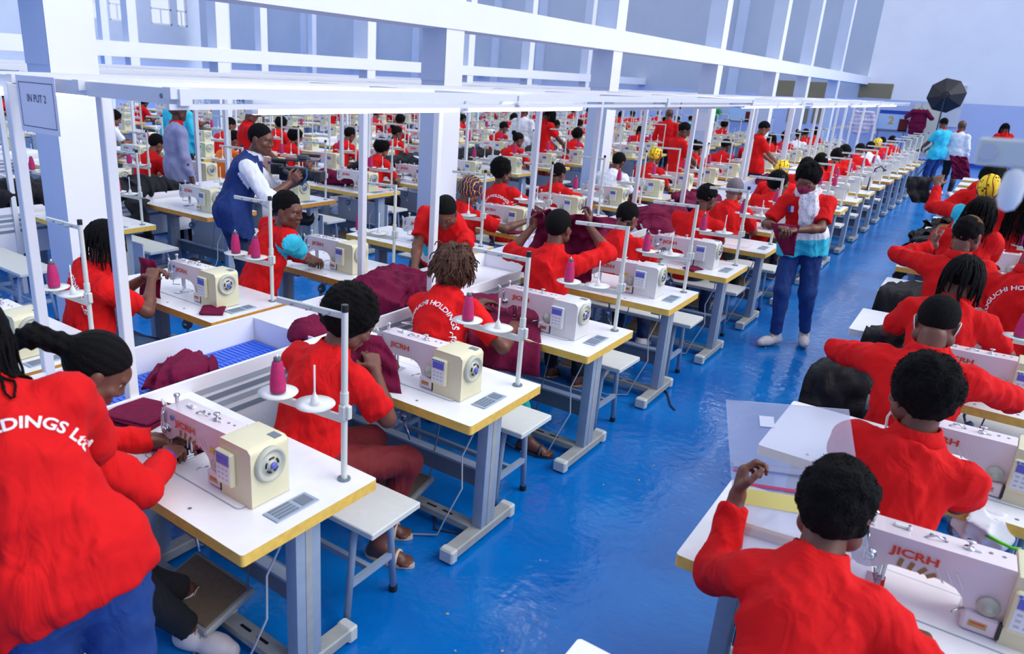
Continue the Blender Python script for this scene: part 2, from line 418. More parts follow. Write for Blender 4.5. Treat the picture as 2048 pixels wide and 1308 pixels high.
def polyg(f, lo, hi, h):
    """surface nets on a sparse block grid; returns vertices, quads"""
    lo = np.asarray(lo, float); hi = np.asarray(hi, float); B = 4
    nc = np.maximum(np.ceil((hi - lo) / (h * B)).astype(int), 1); H = h * B
    cx, cy, cz = [lo[i] + (np.arange(nc[i]) + 0.5) * H for i in range(3)]
    cp = np.stack(np.meshgrid(cx, cy, cz, indexing='ij'), -1).reshape(-1, 3)
    dc = f(cp).reshape(nc); act = np.abs(dc) < H * 1.35
    N = nc * B + 1
    arr = np.repeat(np.repeat(np.repeat(np.where(dc < 0, -1.0, 1.0), B, 0), B, 1), B, 2)
    arr = np.pad(arr, ((0, 1),) * 3, mode='edge')
    need = np.zeros(N, bool); idx = np.argwhere(act)
    for b in idx: need[b[0] * B:b[0] * B + B + 1, b[1] * B:b[1] * B + B + 1, b[2] * B:b[2] * B + B + 1] = True
    pi = np.argwhere(need)
    if len(pi) == 0: return np.zeros((0, 3)), np.zeros((0, 4), int)
    out = np.empty(len(pi))
    for s in range(0, len(pi), 200000): out[s:s + 200000] = f(lo + pi[s:s + 200000] * h)
    arr[need] = out
    for ax in range(3):
        sl = [slice(None)] * 3
        for e in (0, -1): sl[ax] = e; arr[tuple(sl)] = np.maximum(arr[tuple(sl)], 1e-4)
    ins = arr < 0
    cnt = sum(ins[i:N[0] - 1 + i, j:N[1] - 1 + j, k:N[2] - 1 + k].astype(np.int8) for i in (0, 1) for j in (0, 1) for k in (0, 1))
    cells = np.argwhere((cnt > 0) & (cnt < 8)); cid = -np.ones(N - 1, int); cid[tuple(cells.T)] = np.arange(len(cells))
    acc = np.zeros((len(cells), 3)); wt = np.zeros(len(cells))
    C = [(i, j, k) for i in (0, 1) for j in (0, 1) for k in (0, 1)]
    vals = {c: arr[cells[:, 0] + c[0], cells[:, 1] + c[1], cells[:, 2] + c[2]] for c in C}
    for a in C:
        for ax in range(3):
            if a[ax]: continue
            b = list(a); b[ax] = 1; b = tuple(b); va, vb = vals[a], vals[b]
            m = (va < 0) != (vb < 0); t = np.where(m, va / np.where(m, va - vb, 1), 0)
            p = np.array(a, float)[None, :] + t[:, None] * (np.array(b) - np.array(a))
            acc += p * m[:, None]; wt += m
    V = lo + (cells + acc / np.maximum(wt, 1)[:, None]) * h
    Q = []
    for ax in range(3):
        u, w = (ax + 1) % 3, (ax + 2) % 3
        s0 = [slice(None)] * 3; s1 = [slice(None)] * 3; s0[ax] = slice(0, -1); s1[ax] = slice(1, None)
        A0, A1 = ins[tuple(s0)], ins[tuple(s1)]; e = np.argwhere(A0 != A1)
        e = e[(e[:, u] > 0) & (e[:, w] > 0) & (e[:, u] < N[u] - 1) & (e[:, w] < N[w] - 1)]
        if len(e) == 0: continue
        fl = A0[tuple(e.T)]
        o = []
        for du, dw in ((-1, -1), (0, -1), (0, 0), (-1, 0)):
            q = e.copy(); q[:, u] += du; q[:, w] += dw; o.append(cid[tuple(q.T)])
        q = np.stack(o, 1); q = np.where(fl[:, None], q, q[:, ::-1]); Q.append(q)
    Q = np.concatenate(Q) if Q else np.zeros((0, 4), int)
    return V, Q[(Q >= 0).all(1)]
def np_mesh(name, V, Q, mats, mi=None, smooth=True):
    me = D.meshes.new(name); n = len(Q)
    me.vertices.add(len(V)); me.vertices.foreach_set('co', np.asarray(V, np.float32).ravel())
    me.loops.add(n * 4); me.loops.foreach_set('vertex_index', np.asarray(Q, np.int32).ravel())
    me.polygons.add(n); me.polygons.foreach_set('loop_start', np.arange(n, dtype=np.int32) * 4)
    try: me.polygons.foreach_set('loop_total', np.full(n, 4, np.int32))
    except Exception: pass
    for m in mats: me.materials.append(m)
    if mi is not None: me.polygons.foreach_set('material_index', np.asarray(mi, np.int32))
    me.polygons.foreach_set('use_smooth', np.full(n, smooth))
    me.update(calc_edges=True); me.validate()
    return me
def cat_geo(gs):
    V = []; Q = []; o = 0
    for v, q in gs: V.append(v); Q.append(q + o); o += len(v)
    return np.concatenate(V), np.concatenate(Q)

# ------------------------------------------------------------------ people
def ik(S, W, l1, l2, hint):
    d = W - S; L = np.linalg.norm(d)
    if L > (l1 + l2) * 0.985: W = S + d / L * (l1 + l2) * 0.985; d = W - S; L = np.linalg.norm(d)
    a = (l1 * l1 - l2 * l2 + L * L) / (2 * L); hgt = math.sqrt(max(l1 * l1 - a * a, 1e-6)); n = d / L
    hv = np.asarray(hint, float); hv = unit(hv - n * (hv @ n))
    return S + n * a + hv * hgt, W
def hand_parts(W, fdir, nrm, side, curl, s, spread=1.0, thumb=0.6):
    """palm, four jointed fingers and a thumb; nrm points out of the palm"""
    f = unit(fdir); n = unit(np.asarray(nrm, float) - f * (np.asarray(nrm, float) @ f)); t = np.cross(f, n) * side   # t: towards the thumb
    ps = []
    K = [W + f * (0.082 - 0.004 * abs(i - 1.3)) * s + t * (0.028 - 0.0185 * i) * s for i in range(4)]
    for i, k in enumerate(K): ps.append((cone(W + t * (0.012 - 0.008 * i) * s, k, 0.0155 * s, 0.0115 * s), 0.012))
    ps.append((ell(W + f * 0.045 * s + n * 0.004 * s, np.stack([t, f, n]), A(0.036, 0.046, 0.0155) * s), 0.012))
    Ls = [(0.04, 0.026, 0.02), (0.045, 0.03, 0.022), (0.041, 0.027, 0.021), (0.032, 0.021, 0.018)]
    for i, k in enumerate(K):
        ang = 0.0; p = k; c = curl[i] if hasattr(curl, '__len__') else curl * (0.85 + 0.12 * i)
        sp = t * (0.10 - 0.07 * i) * spread
        for j, l in enumerate(Ls[i]):
            ang += c * (0.75 if j == 0 else 1.0)
            q = p + unit(f * math.cos(ang) + n * math.sin(ang) + sp * (1 if j == 0 else .5)) * l * s
            ps.append((cone(p, q, (0.0093 - 0.0009 * j) * s, (0.0087 - 0.0012 * j) * s), 0.004)); p = q
    a = W + f * 0.022 * s + t * 0.026 * s; b = a + unit(f * 0.55 + t * 0.75 + n * thumb * .7) * 0.04 * s; c2 = b + unit(f * 0.85 + t * (0.3 - .3 * thumb) + n * thumb) * 0.03 * s; d = c2 + unit(f * 0.9 + n * thumb - t * 0.1) * 0.024 * s
    ps += [(cone(a, b, 0.0155 * s, 0.0115 * s), 0.01), (cone(b, c2, 0.0112 * s, 0.0098 * s), 0.004), (cone(c2, d, 0.0098 * s, 0.0078 * s), 0.004)]
    return union(ps)
def head_sdf(detail=True):
    R = I3
    ps = [(ell((0, -0.012, 0.03), R, (0.074, 0.094, 0.086)), 0.0), (ell((0, 0.022, -0.028), R, (0.059, 0.068, 0.084)), 0.03),
          (cone((0, 0.062, -0.092), (0, 0.056, -0.086), 0.022), 0.03), (cone((0, 0.078, 0.028), (0.0, 0.078, 0.03), 0.022), 0.03),
          (cone((-0.05, 0.02, -0.06), (0.05, 0.02, -0.06), 0.03), 0.03)]
    if detail:
        ps += [(cone((0, 0.088, 0.012), (0, 0.104, -0.024), 0.008, 0.0115), 0.012), (ell((-0.014, 0.094, -0.03), R, (0.011, 0.011, 0.009)), 0.006), (ell((0.014, 0.094, -0.03), R, (0.011, 0.011, 0.009)), 0.006),
               (ell((0, 0.086, -0.055), R, (0.025, 0.013, 0.0075)), 0.006), (ell((0, 0.083, -0.067), R, (0.022, 0.013, 0.008)), 0.006),
               (cone((-0.045, 0.074, 0.024), (-0.012, 0.086, 0.024), 0.008), 0.012), (cone((0.045, 0.074, 0.024), (0.012, 0.086, 0.024), 0.008), 0.012),
               (ell((-0.047, 0.06, -0.022), R, (0.022, 0.02, 0.018)), 0.02), (ell((0.047, 0.06, -0.022), R, (0.022, 0.02, 0.018)), 0.02)]
    for sx in (-1, 1):
        ps += [(ell((sx * 0.077, -0.006, -0.008), R, (0.009, 0.02, 0.033)), 0.006)]
    f = union(ps)
    if detail:
        base = f; e1 = ell((-0.031, 0.092, 0.004), R, (0.016, 0.012, 0.009)); e2 = ell((0.031, 0.092, 0.004), R, (0.016, 0.012, 0.009))
        def g(p):
            d = base(p)
            for e in (e1, e2): d = np.maximum(d, -smin(e(p), np.full(len(p), 9.0), 0))
            return d
        f = g
    return f
HN = unit((0, 0.135, -0.16))
def hair_geo(style, hd, h, seed, Hc, HR, shirt):
    """hair in the head frame (cap) plus strands in world space; returns vertices, quads"""
    gs = []
    front = plane((0, 0.082, 0.066), HN)
    def toW(V): return V @ HR + Hc       # HR rows = head axes
    face = ell((0, 0.09, -0.03), I3, (0.062, 0.05, 0.09))
    def capf(t, w=None, dz=0.0, pl=front):
        c = ell((0, -0.013, 0.032), I3, (0.074 + t, 0.094 + t, 0.087 + t))
        if w: c = displace(c, w)
        return cut(c, pl)
    R = np.random.RandomState(seed)
    if style in ('short', 'grey'):
        V, Q = polyg(capf(0.0088, waves(seed, 0.0012, (0.012, 0.02), (1, 1, 1))), (-.12, -.14, -.13), (.12, .13, .15), h); gs.append((toW(V), Q))
    elif style == 'crop':
        c = cut(ell((0, -0.017, 0.04), I3, (0.0815, 0.0985, 0.0925)), plane((0, 0.08, 0.07), HN)); V, Q = polyg(displace(displace(c, waves(seed, 0.0018, (0.012, 0.02), (1, 1, 1))), waves(seed + 1, 0.003, (0.04, 0.07), (1, 1, 1))), (-.12, -.15, -.13), (.12, .13, .17), h); gs.append((toW(V), Q))
    elif style in ('afro', 'afroS', 'afroT', 'tall'):
        rr, cc = {'afro': ((0.119, 0.124, 0.128), (0, -0.034, 0.042)), 'afroS': ((0.1, 0.112, 0.114), (0, -0.03, 0.034)), 'afroT': ((0.092, 0.108, 0.114), (0, -0.028, 0.032)), 'tall': ((0.098, 0.114, 0.116), (0, -0.03, 0.058))}[style]
        e = union([(ell(cc, I3, rr), 0), (capf(0.006), 0.02)])
        e = displace(e, waves(seed, 0.0026, (0.016, 0.04), (1, 1, 1), 7)); e = displace(e, waves(seed + 1, 0.004, (0.05, 0.1), (1, 1, 1)))
        e = cut(e, plane((0, 0.088, 0.06), unit((0, 0.15, -0.13))))
        V, Q = polyg(e, (-.17, -.2, -.14), (.17, .15, .22), h); gs.append((toW(V), Q))
        if style != 'tall' or h < 0.008:
            n = 1500 if h < 0.008 else 0                       # short frizz that softens the outline
            mb = MB(); th = R.uniform(0, 2 * PI, n); z = R.uniform(-0.5, 1, n)
            for i in range(n):
                d = A(math.sqrt(1 - z[i] ** 2) * math.cos(th[i]), math.sqrt(1 - z[i] ** 2) * math.sin(th[i]), z[i])
                p = np.array(cc) + d * np.array(rr) * 0.99
                if (p - A(0, .088, .06)) @ unit((0, .15, -.13)) > -0.004: continue
                q = p + (d + R.normal(size=3) * 0.6) * 0.0032
                mb.add([toW(p + R.normal(size=3) * .0012), toW(p + R.normal(size=3) * .0012), toW(q), toW(q + R.normal(size=3) * .002)], [(0, 1, 2, 3)], M['hairB'], True)
            if mb.v: gs.append((np.array(mb.v), np.array(mb.f)))
    elif style in ('corn', 'bun', 'tail'):
        def ridges(p):
            a = np.arctan2(p[:, 0], p[:, 2] - 0.03); return -0.0035 * np.abs(np.sin(a * 9))
        c = displace(ell((0, -0.013, 0.032), I3, (0.079, 0.099, 0.092)), ridges); c = cut(c, plane((0, 0.074, 0.07), unit((0, 0.14, -0.16))))
        fs = [(c, 0)]
        if style == 'bun': fs += [(displace(ell((0, -0.115, 0.085), I3, (0.045, 0.042, 0.042)), waves(seed, .003, (.015, .03), (1, 1, 1))), 0.01)]
        if style == 'tail': fs += [(displace(cone((0, -0.10, 0.035), (-0.02, -0.2, 0.005), 0.034, 0.036), waves(seed, .004, (.02, .04), (1, .3, 1))), 0.012), (displace(cone((-0.02, -0.2, 0.005), (-0.04, -0.25, -0.08), 0.034, 0.015), waves(seed, .004, (.02, .04), (1, .3, 1))), 0.012)]
        V, Q = polyg(union(fs), (-.13, -.3, -.15), (.13, .13, .16), h); gs.append((toW(V), Q))
    elif style in ('braids', 'bob', 'dread', 'curly', 'long'):
        c = capf(0.012, waves(seed, 0.003, (0.015, 0.03), (1, 1, 0.3)), pl=plane((0, 0.084, 0.062), HN)); V, Q = polyg(c, (-.13, -.15, -.15), (.13, .14, .16), h); gs.append((toW(V), Q))
        bush = A(0.118, 0.112, 0.122); bc = A(0, -0.035, 0.02)
        if style == 'curly':
            e = displace(displace(ell(bc, I3, bush), waves(seed, 0.006, (0.02, 0.05), (1, 1, .3), 6)), waves(seed + 2, 0.006, (0.06, 0.12)))
            V, Q = polyg(cut(e, plane((0, 0.07, 0.03), unit((0, 0.16, -0.08)))), (-.17, -.2, -.16), (.17, .15, .2), h); gs.append((toW(V), Q))
        n, Ln, r0, wig = {'braids': (220, 0.34, 0.004, 0.0015), 'bob': (260, 0.2, 0.0048, 0.001), 'dread': (120, 0.22, 0.0078, 0.003), 'curly': (520, 0.09, 0.005, 0.0075), 'long': (320, 0.54, 0.0045, 0.001)}[style]
        if h > 0.009: n = n // 2; r0 *= 1.5
        th = R.uniform(-PI, PI, n); el = R.uniform(0.0, 1.35, n) if style != 'curly' else R.uniform(-0.5, 1.45, n)
        d = np.stack([np.sin(th) * np.cos(el), -np.cos(th) * np.cos(el), np.sin(el)], 1)
        keep = ~((d[:, 1] > 0.55) & (d[:, 2] < 0.75)); d = d[keep]
        p = (A(0, -0.013, 0.032) + d * A(0.083, 0.103, 0.096)) if style != 'curly' else bc + d * bush * 0.98; m = len(p)
        out = np.array([unit(v) for v in d @ HR]); p = p @ HR + Hc; paths = [p.copy()]
        back = -HR[1]; back = unit(A(back[0], back[1], 0)); st = 0.02; ns = int(Ln / st); vel = out * 0.35 + A(0, 0, -.3)
        LL = R.uniform(0.7, 1.0, m)
        ec = Hc + HR.T @ A(0, -0.012, 0.0)
        for k in range(ns):
            g = A(0, 0, -1.0) + back * 0.1
            if style == 'curly': g = A(0, 0, -1.0)
            vel = vel * 0.55 + g * 0.5 + R.normal(size=(m, 3)) * (0.10 if style != 'curly' else 0.3)
            if style == 'curly': vel += out * 0.06
            vel /= np.linalg.norm(vel, axis=1)[:, None]; q = p + vel * st * LL[:, None]
            lq = (q - Hc) @ HR.T - A(0, -0.012, 0.0); k0 = np.linalg.norm(lq / A(0.094, 0.114, 0.125), axis=1)
            ins = (k0 < 1) ; lq[ins] /= k0[ins][:, None]; q = (lq + A(0, -0.012, 0.0)) @ HR + Hc
            fz = lq[:, 1] > 0.055
            if shirt is not None:
                dd = shirt(q); bad = dd < 0.008
                if bad.any():
                    e = 0.004; gr = np.stack([shirt(q[bad] + np.eye(3)[i] * e) - shirt(q[bad] - np.eye(3)[i] * e) for i in range(3)], 1); gr /= np.linalg.norm(gr, axis=1)[:, None] + 1e-9
                    q[bad] += gr * (0.008 - dd[bad])[:, None]
            paths.append(q.copy()); p = q
        P_ = np.stack(paths, 1); mb = MB()
        for i in range(m): mb.tube(P_[i], r0 * R.uniform(.85, 1.2), M['hairB'], 5, r0 * 0.6)
        V = np.array(mb.v); F = [f for f in mb.f if len(f) == 4]; gs.append((V, np.array(F)))
    elif style in ('scarf', 'cap'):
        t = 0.016 if style == 'scarf' else 0.022
        fs = [(ell((0, -0.018, 0.038), I3, (0.074 + t, 0.096 + t, 0.088 + t)), 0), (ell((0, -0.085, 0.012), I3, (0.055, 0.04, 0.05)), 0.03), (ell((0.0, -0.03, 0.105), I3, (0.05, 0.06, 0.03)), 0.03)]
        e = displace(union(fs), waves(seed, 0.003, (0.03, 0.07), (1, 1, 1))); e = cut(e, plane((0, 0.09, 0.05), unit((0, 0.13, -0.16))))
        V, Q = polyg(e, (-.14, -.18, -.14), (.14, .15, .18), h); gs.append((toW(V), Q))
    return cat_geo(gs) if gs else None
HAIRM = {'short': 'hairS', 'crop': 'hairS', 'grey': 'hairG', 'afro': 'hairB', 'afroS': 'hairB', 'afroT': 'hairB', 'tall': 'hairB', 'corn': 'braid', 'bun': 'braid', 'tail': 'braid', 'braids': 'braid', 'bob': 'braid', 'dread': 'braid', 'long': 'braid', 'curly': 'hairBr', 'scarf': 'scarfY', 'cap': 'scarfM'}
PNUM = [0]
LONG = {}
def person(label, P, H, face=(0, 1, 0), look=(0, 1, -0.4), hands=None, feet=None, elb=None, knee=None, s=1.0, skin='skinA', hair='afroS', hairm=None, shirt='shirtR', sleeve='short', sleevem=None, bands=None,
           trous='trB', tl=1.0, shoes='shoeW', footdir=None, curl=(0.5, 0.5), palm=None, fdir=None, q=1.0, w=1.0, text=None, mask=None, group=None, hem=0.14, collar=True, roll=0.0, shf=(0.0, 0.0), shu=(0.0, 0.0), detail=True, slouch=0.02, vest=None, scarf=None, tx=0.0, top=None):
    """one continuous skin surface with hair and clothes as children; every joint in world metres"""
    PNUM[0] += 1; seed = PNUM[0] * 17
    P = np.asarray(P, float); H = np.asarray(H, float); org = A(P[0], P[1], 0)
    hf = unit(look); hu = unit(A(0, 0, 1) - hf * hf[2]); hr = np.cross(hf, hu)
    if roll: hu, hr = hu * math.cos(roll) + hr * math.sin(roll), hr * math.cos(roll) - hu * math.sin(roll)
    HR = np.stack([hr, hf, hu])
    hs = s                                   # head scale
    u0 = unit(H - P); N = H - hu * 0.085 * s - u0 * 0.078 * s - hf * 0.022 * s
    u = unit(N - P); f = np.asarray(face, float); f = unit(f - u * (f @ u)); r = np.cross(f, u); T = np.stack([r, f, u]); L = np.linalg.norm(N - P)
    C = P + (N - P) * 0.68 - f * slouch; Bc = P + (N - P) * 0.33 - f * slouch * 0.5
    S = [N - u * (0.062 * s) + sg * r * 0.158 * s * w + f * shf[i] + u * shu[i] for i, sg in ((0, -1), (1, 1))]     # left, right
    if hands is None: hands = [C + f * 0.4 - r * 0.1 - u * 0.2, C + f * 0.4 + r * 0.1 - u * 0.2]
    elb = elb or [(-0.6, -0.2, -0.6), (0.6, -0.2, -0.6)]
    E = []; W = []
    for i in (0, 1):
        e, wv = ik(S[i], np.asarray(hands[i], float), 0.275 * s, 0.25 * s, elb[i]); E.append(e); W.append(wv)
    feet = feet or [P + A(-0.1, 0.42, -P[2] + 0.085), P + A(0.1, 0.42, -P[2] + 0.085)]
    knee = knee or [(-0.1, 0.6, 0.8), (0.1, 0.6, 0.8)]
    hip = [P - r * 0.085 * s * w - u * 0.02, P + r * 0.085 * s * w - u * 0.02]
    K = []; AN = []
    for i in (0, 1):
        k_, a_ = ik(hip[i], np.asarray(feet[i], float), 0.43 * s, 0.42 * s, knee[i]); K.append(k_); AN.append(a_)
    fd = footdir or [f, f]; fd = [unit(A(v[0], v[1], v[2] if len(v) > 2 else 0)) for v in fd]
    hb = 0.0125 / q; hh = 0.0072 / q; hg = 0.0052 / q
    # --- skin
    bp = [(ell(P, T, A(0.145 * w, 0.105, 0.115) * s), 0), (ell(Bc, T, A(0.122 * w, 0.092, 0.15) * s), 0.05), (ell(C, T, A(0.142 * w, 0.1, 0.165) * s), 0.05), (cone(S[0], S[1], 0.046 * s), 0.05),
          (cone(N - u * 0.06 * s, H - hu * 0.06 * s - hf * 0.012 * s, 0.058 * s, 0.053 * s), 0.045)]
    for i in (0, 1):
        bp += [(cone(S[i], E[i], 0.046 * s, 0.037 * s), 0.03), (cone(E[i], E[i] + (W[i] - E[i]) * 0.35, 0.038 * s, 0.0385 * s), 0.02), (cone(E[i] + (W[i] - E[i]) * 0.3, W[i], 0.0385 * s, 0.025 * s), 0.02)]
        bp += [(cone(hip[i], K[i], 0.083 * s * w, 0.055 * s), 0.05), (cone(K[i], K[i] + (AN[i] - K[i]) * 0.35 - fd[i] * 0.015, 0.053 * s, 0.053 * s), 0.03), (cone(K[i] + (AN[i] - K[i]) * 0.35 - fd[i] * 0.015, AN[i], 0.052 * s, 0.034 * s), 0.03)]
        bare = shoes not in ('shoeW',)
        sole = AN[i] + A(0, 0, -0.08); side = np.cross(fd[i], A(0, 0, 1))
        if bare:
            bp += [(cone(AN[i] - fd[i] * 0.03 + A(0, 0, -0.045), AN[i] + fd[i] * 0.1 + A(0, 0, -0.055), 0.031 * s, 0.026 * s), 0.03), (cone(AN[i], AN[i] + fd[i] * 0.12 + A(0, 0, -0.058), 0.032 * s, 0.022 * s), 0.03)]
            for t_ in range(5):
                b0 = AN[i] + fd[i] * 0.125 + side * (t_ - 2) * 0.017 + A(0, 0, -0.062); bp += [(cone(b0, b0 + fd[i] * (0.045 - 0.004 * abs(t_ - 1.5)), 0.0125, 0.009), 0.006)]
    bd = union(bp)
    pts = np.array([P, N, H] + S + E + W + K + AN + [AN[0] + fd[0] * 0.18, AN[1] + fd[1] * 0.18]); lo = pts.min(0) - 0.16; hi = pts.max(0) + 0.16
    gs = [polyg(bd, lo, hi, hb)]
    V, Q = polyg(head_sdf(detail), A(-.11, -.13, -.14), A(.11, .14, .14), hh); gs.append((V * hs @ HR + H, Q))
    for i, sg in ((0, 1), (1, -1)):
        fdv = np.asarray(fdir[i], float) if fdir and fdir[i] is not None else W[i] - E[i]
        pn = np.asarray(palm[i], float) if palm and palm[i] is not None else A(0, 0, -1) + unit(W[i] - E[i]) * 0.2
        hsd = union([(hand_parts(W[i], fdv, pn, -1.0 if i == 0 else 1.0, curl[i], s), 0), (cone(W[i] - unit(W[i] - E[i]) * 0.05, W[i], 0.0275 * s, 0.024 * s), 0.012)])
        c_ = W[i] + unit(fdv) * 0.08; gs.append(polyg(hsd, c_ - 0.15, c_ + 0.15, hg))
    V, Q = cat_geo(gs)
    root = link('person', np_mesh('person', V - org, Q, [M[skin]]), None, org); tag(root, label, 'person', group)
    def child(name, V, Q, mats, mi=None, lab=None):
        o = link(name, np_mesh(name, V - org, Q, mats, mi), root)
        if lab: o['label'] = lab
        return o
    def toW(p): return (np.asarray(p, float) * hs) @ HR + H
    if detail:
        for sx in (-1, 1):
            mb = MB(); c_ = toW((sx * 0.031, 0.0705, 0.0035)); mb.lathe([(0.0001, 0.0125), (0.0035, 0.012), (0.0062, 0.0108)], c_, hf, M['pupil'], 12); mb.lathe([(0.0062, 0.0107), (0.0095, 0.0082), (0.0115, 0.004), (0.0112, 0.0)], c_, hf, M['eye'], 12)
            mb.v = [tuple(np.array(v) - org) for v in mb.v]; mb.build('eye', root)
    # --- shirt
    if shirt:
        ss = [(ell(P + u * 0.02, T, A(0.173 * w, 0.143, 0.17) * s), 0), (ell(Bc, T, A(0.15 * w, 0.12, 0.17) * s), 0.06), (ell(C, T, A(0.162 * w, 0.12, 0.18) * s), 0.06), (cone(S[0] - u * .006, S[1] - u * .006, 0.066 * s), 0.05), (cone(N - u * 0.07 * s, N + unit(H - N) * 0.022 * s, 0.095 * s, 0.066 * s), 0.06)]
        for i in (0, 1):
            if unit(K[i] - hip[i]) @ -u > .3: ss.append((cone(hip[i] + u * .05, hip[i] + (K[i] - hip[i]) * .45, 0.124 * s * w), 0.04))
        tors = union(ss); arms = []
        for i in (0, 1):
            mode = sleeve if isinstance(sleeve, str) else sleeve[i]
            ax = unit(E[i] - S[i]); fx = unit(W[i] - E[i])
            if mode == 'short':
                e2 = S[i] + (E[i] - S[i]) * 0.78; arms.append((cut(cone(S[i], E[i], 0.071 * s, 0.066 * s), plane(e2, ax)), 0.03))
            elif mode == 'long':
                e3 = W[i] - fx * 0.03; a = union([(cone(S[i], E[i], 0.07 * s, 0.057 * s), 0), (cone(E[i], W[i], 0.057 * s, 0.042 * s), 0.02)]); arms.append((cut(a, lambda p, e3=e3, fx=fx, c=E[i]: np.minimum((p - e3) @ fx, np.where(np.linalg.norm(p - e3, axis=1) < 0.12, 9, -9))), 0.03))
            elif mode == 'half':
                e3 = E[i] + fx * 0.09; a = union([(cone(S[i], E[i], 0.07 * s, 0.058 * s), 0), (cone(E[i], W[i], 0.058 * s, 0.052 * s), 0.02)]); arms.append((cut(a, lambda p, e3=e3, fx=fx: np.minimum((p - e3) @ fx, np.where(np.linalg.norm(p - e3, axis=1) < 0.2, 9, -9))), 0.03))
        hemp = plane(P - u * hem * s, -u)
        neckc = cone(N + unit(H - N) * 0.02 * s, N + (H - N) * 1.3 + u * 0.05, 0.055 * s, 0.08 * s)
        full = union([(cut(tors, hemp), 0)] + arms); wv = waves(seed, 0.0062, (0.07, 0.2), ridge=True); wv2 = waves(seed + 3, 0.0022, (0.025, 0.06), (1, 1, .3))
        sh0 = lambda p: np.maximum(full(p) + wv(p) + wv2(p), -neckc(p))
        fs = [(sh0, 0)]
        shd = union(fs); V, Q = polyg(shd, lo, hi, 0.0105 / q)
        cen = V[Q].mean(1); mats = [M[shirt]]; mi = np.zeros(len(Q), int)
        t_ = ((cen - P) @ u) / L; lat = np.abs((cen - C) @ r)
        ins = (lat < 0.175 * s * w) | (t_ < .35)
        for (a, b, mn) in (bands or []):
            if M[mn] not in mats: mats.append(M[mn])
            mi[(t_ > a) & (t_ < b) & ins] = mats.index(M[mn])
        if sleevem:
            mats.append(M[sleevem])
            for i in (0, 1):
                ax = unit(E[i] - S[i]); k_ = ((cen - S[i]) @ ax > 0.0) & (np.linalg.norm((cen - S[i]) - ((cen - S[i]) @ ax)[:, None] * ax, axis=1) < 0.1) & (((cen - C) @ r) * (1 if i else -1) > 0.13 * s)
                mi[(k_ | (((cen - C) @ r) * (1 if i else -1) > 0.19 * s * w)) & (t_ > .3)] = len(mats) - 1
        if collar:
            cc = N + unit(H - N) * 0.03 * s; an = unit(u * 0.55 + unit(H - N) * 0.55 - f * 0.08); e1 = unit(np.cross(f, an)); e2 = np.cross(an, e1); vs = []; nn = 36 if detail else 16
            prof = [(.0585, .028), (.062, .034), (.0665, .03), (.073, .006), (.081, -.018), (.0775, -.021), (.068, .0), (.062, .0)]
            for (rr, hh_) in prof:
                for k in range(nn):
                    t0 = 2 * PI * k / nn; fr = math.cos(t0); pt = max(0, fr - .55); hh2 = hh_ - (0.016 * pt if hh_ < .02 else .012 * max(0, fr)); vs.append(cc + (e1 * math.sin(t0) + e2 * math.cos(t0) * -1) * rr * s * (1 + .0 * pt) + an * hh2 * s - org)
            mb = MB(); m_ = len(prof); mb.add(vs, [(i * nn + k, i * nn + (k + 1) % nn, ((i + 1) % m_) * nn + (k + 1) % nn, ((i + 1) % m_) * nn + k) for i in range(m_) for k in range(nn)], M[shirt] if shirt != 'vest' else M['shirtW'], True); mb.build('collar', root)
        so = child('shirt' if shirt not in ('vest',) else 'vest', V, Q, mats, mi)
        if text:
            bv = BVHTree.FromPolygons([tuple(v) for v in V], [tuple(x) for x in Q])
            tv, tf = text_geo(text, 0.036 * s, 0.0009, 1.15); Ra = 0.145 * s; ctr = P + (N - P) * 0.84; nv = []; good = True
            for (x, y) in tv:
                th = (x + tx) / Ra; px, py = (Ra + y) * math.sin(th), (Ra + y) * math.cos(th) - Ra
                o_ = ctr - f * 0.45 + r * px + u * py; hit = bv.ray_cast(Vector(o_), Vector(f), 1.0)
                nv.append((np.array(hit[0]) - f * 0.0025 - org) if hit[0] is not None else (o_ + f * 0.3 - org))
            mb = MB(); mb.add(nv, tf, M['whitecloth']); mb.build('back_lettering', root)['label'] = 'white arched lettering on the back'
    else:
        shd = bd
    if vest:
        pass
    if hair:
        hm = M[hairm or HAIRM[hair]]
        g = hair_geo(hair, None, (0.0062 if detail else 0.009) / q, seed, H, HR * hs if False else HR, shd)
        if g is not None:
            mi = None; ms = [hm]
            if top: ms = [hm, M[top]]; mi = ((((g[0][g[1]].mean(1) - H) @ hu) > .092 * s) & (((g[0][g[1]].mean(1) - H) @ hf) > -.06)).astype(int)
            child({'scarf': 'head_scarf', 'cap': 'head_scarf'}.get(hair, 'hair'), g[0], g[1], ms, mi)
    # --- trousers
    if trous:
        ts = [(ell(P, T, A(0.153 * w, 0.118, 0.118) * s), 0)]
        for i in (0, 1):
            an = K[i] + (AN[i] - K[i]) * min(tl, 0.97)
            ts += [(cone(hip[i], K[i], 0.094 * s * w, 0.07 * s), 0.05), (cut(cone(K[i], AN[i], 0.069 * s, 0.05 * s), plane(an, AN[i] - K[i])), 0.03)]
        td = displace(union(ts), waves(seed + 5, 0.004, (0.05, 0.14), ridge=True)); V, Q = polyg(td, lo, hi, 0.0125 / q); child('trousers', V, Q, [M[trous]])
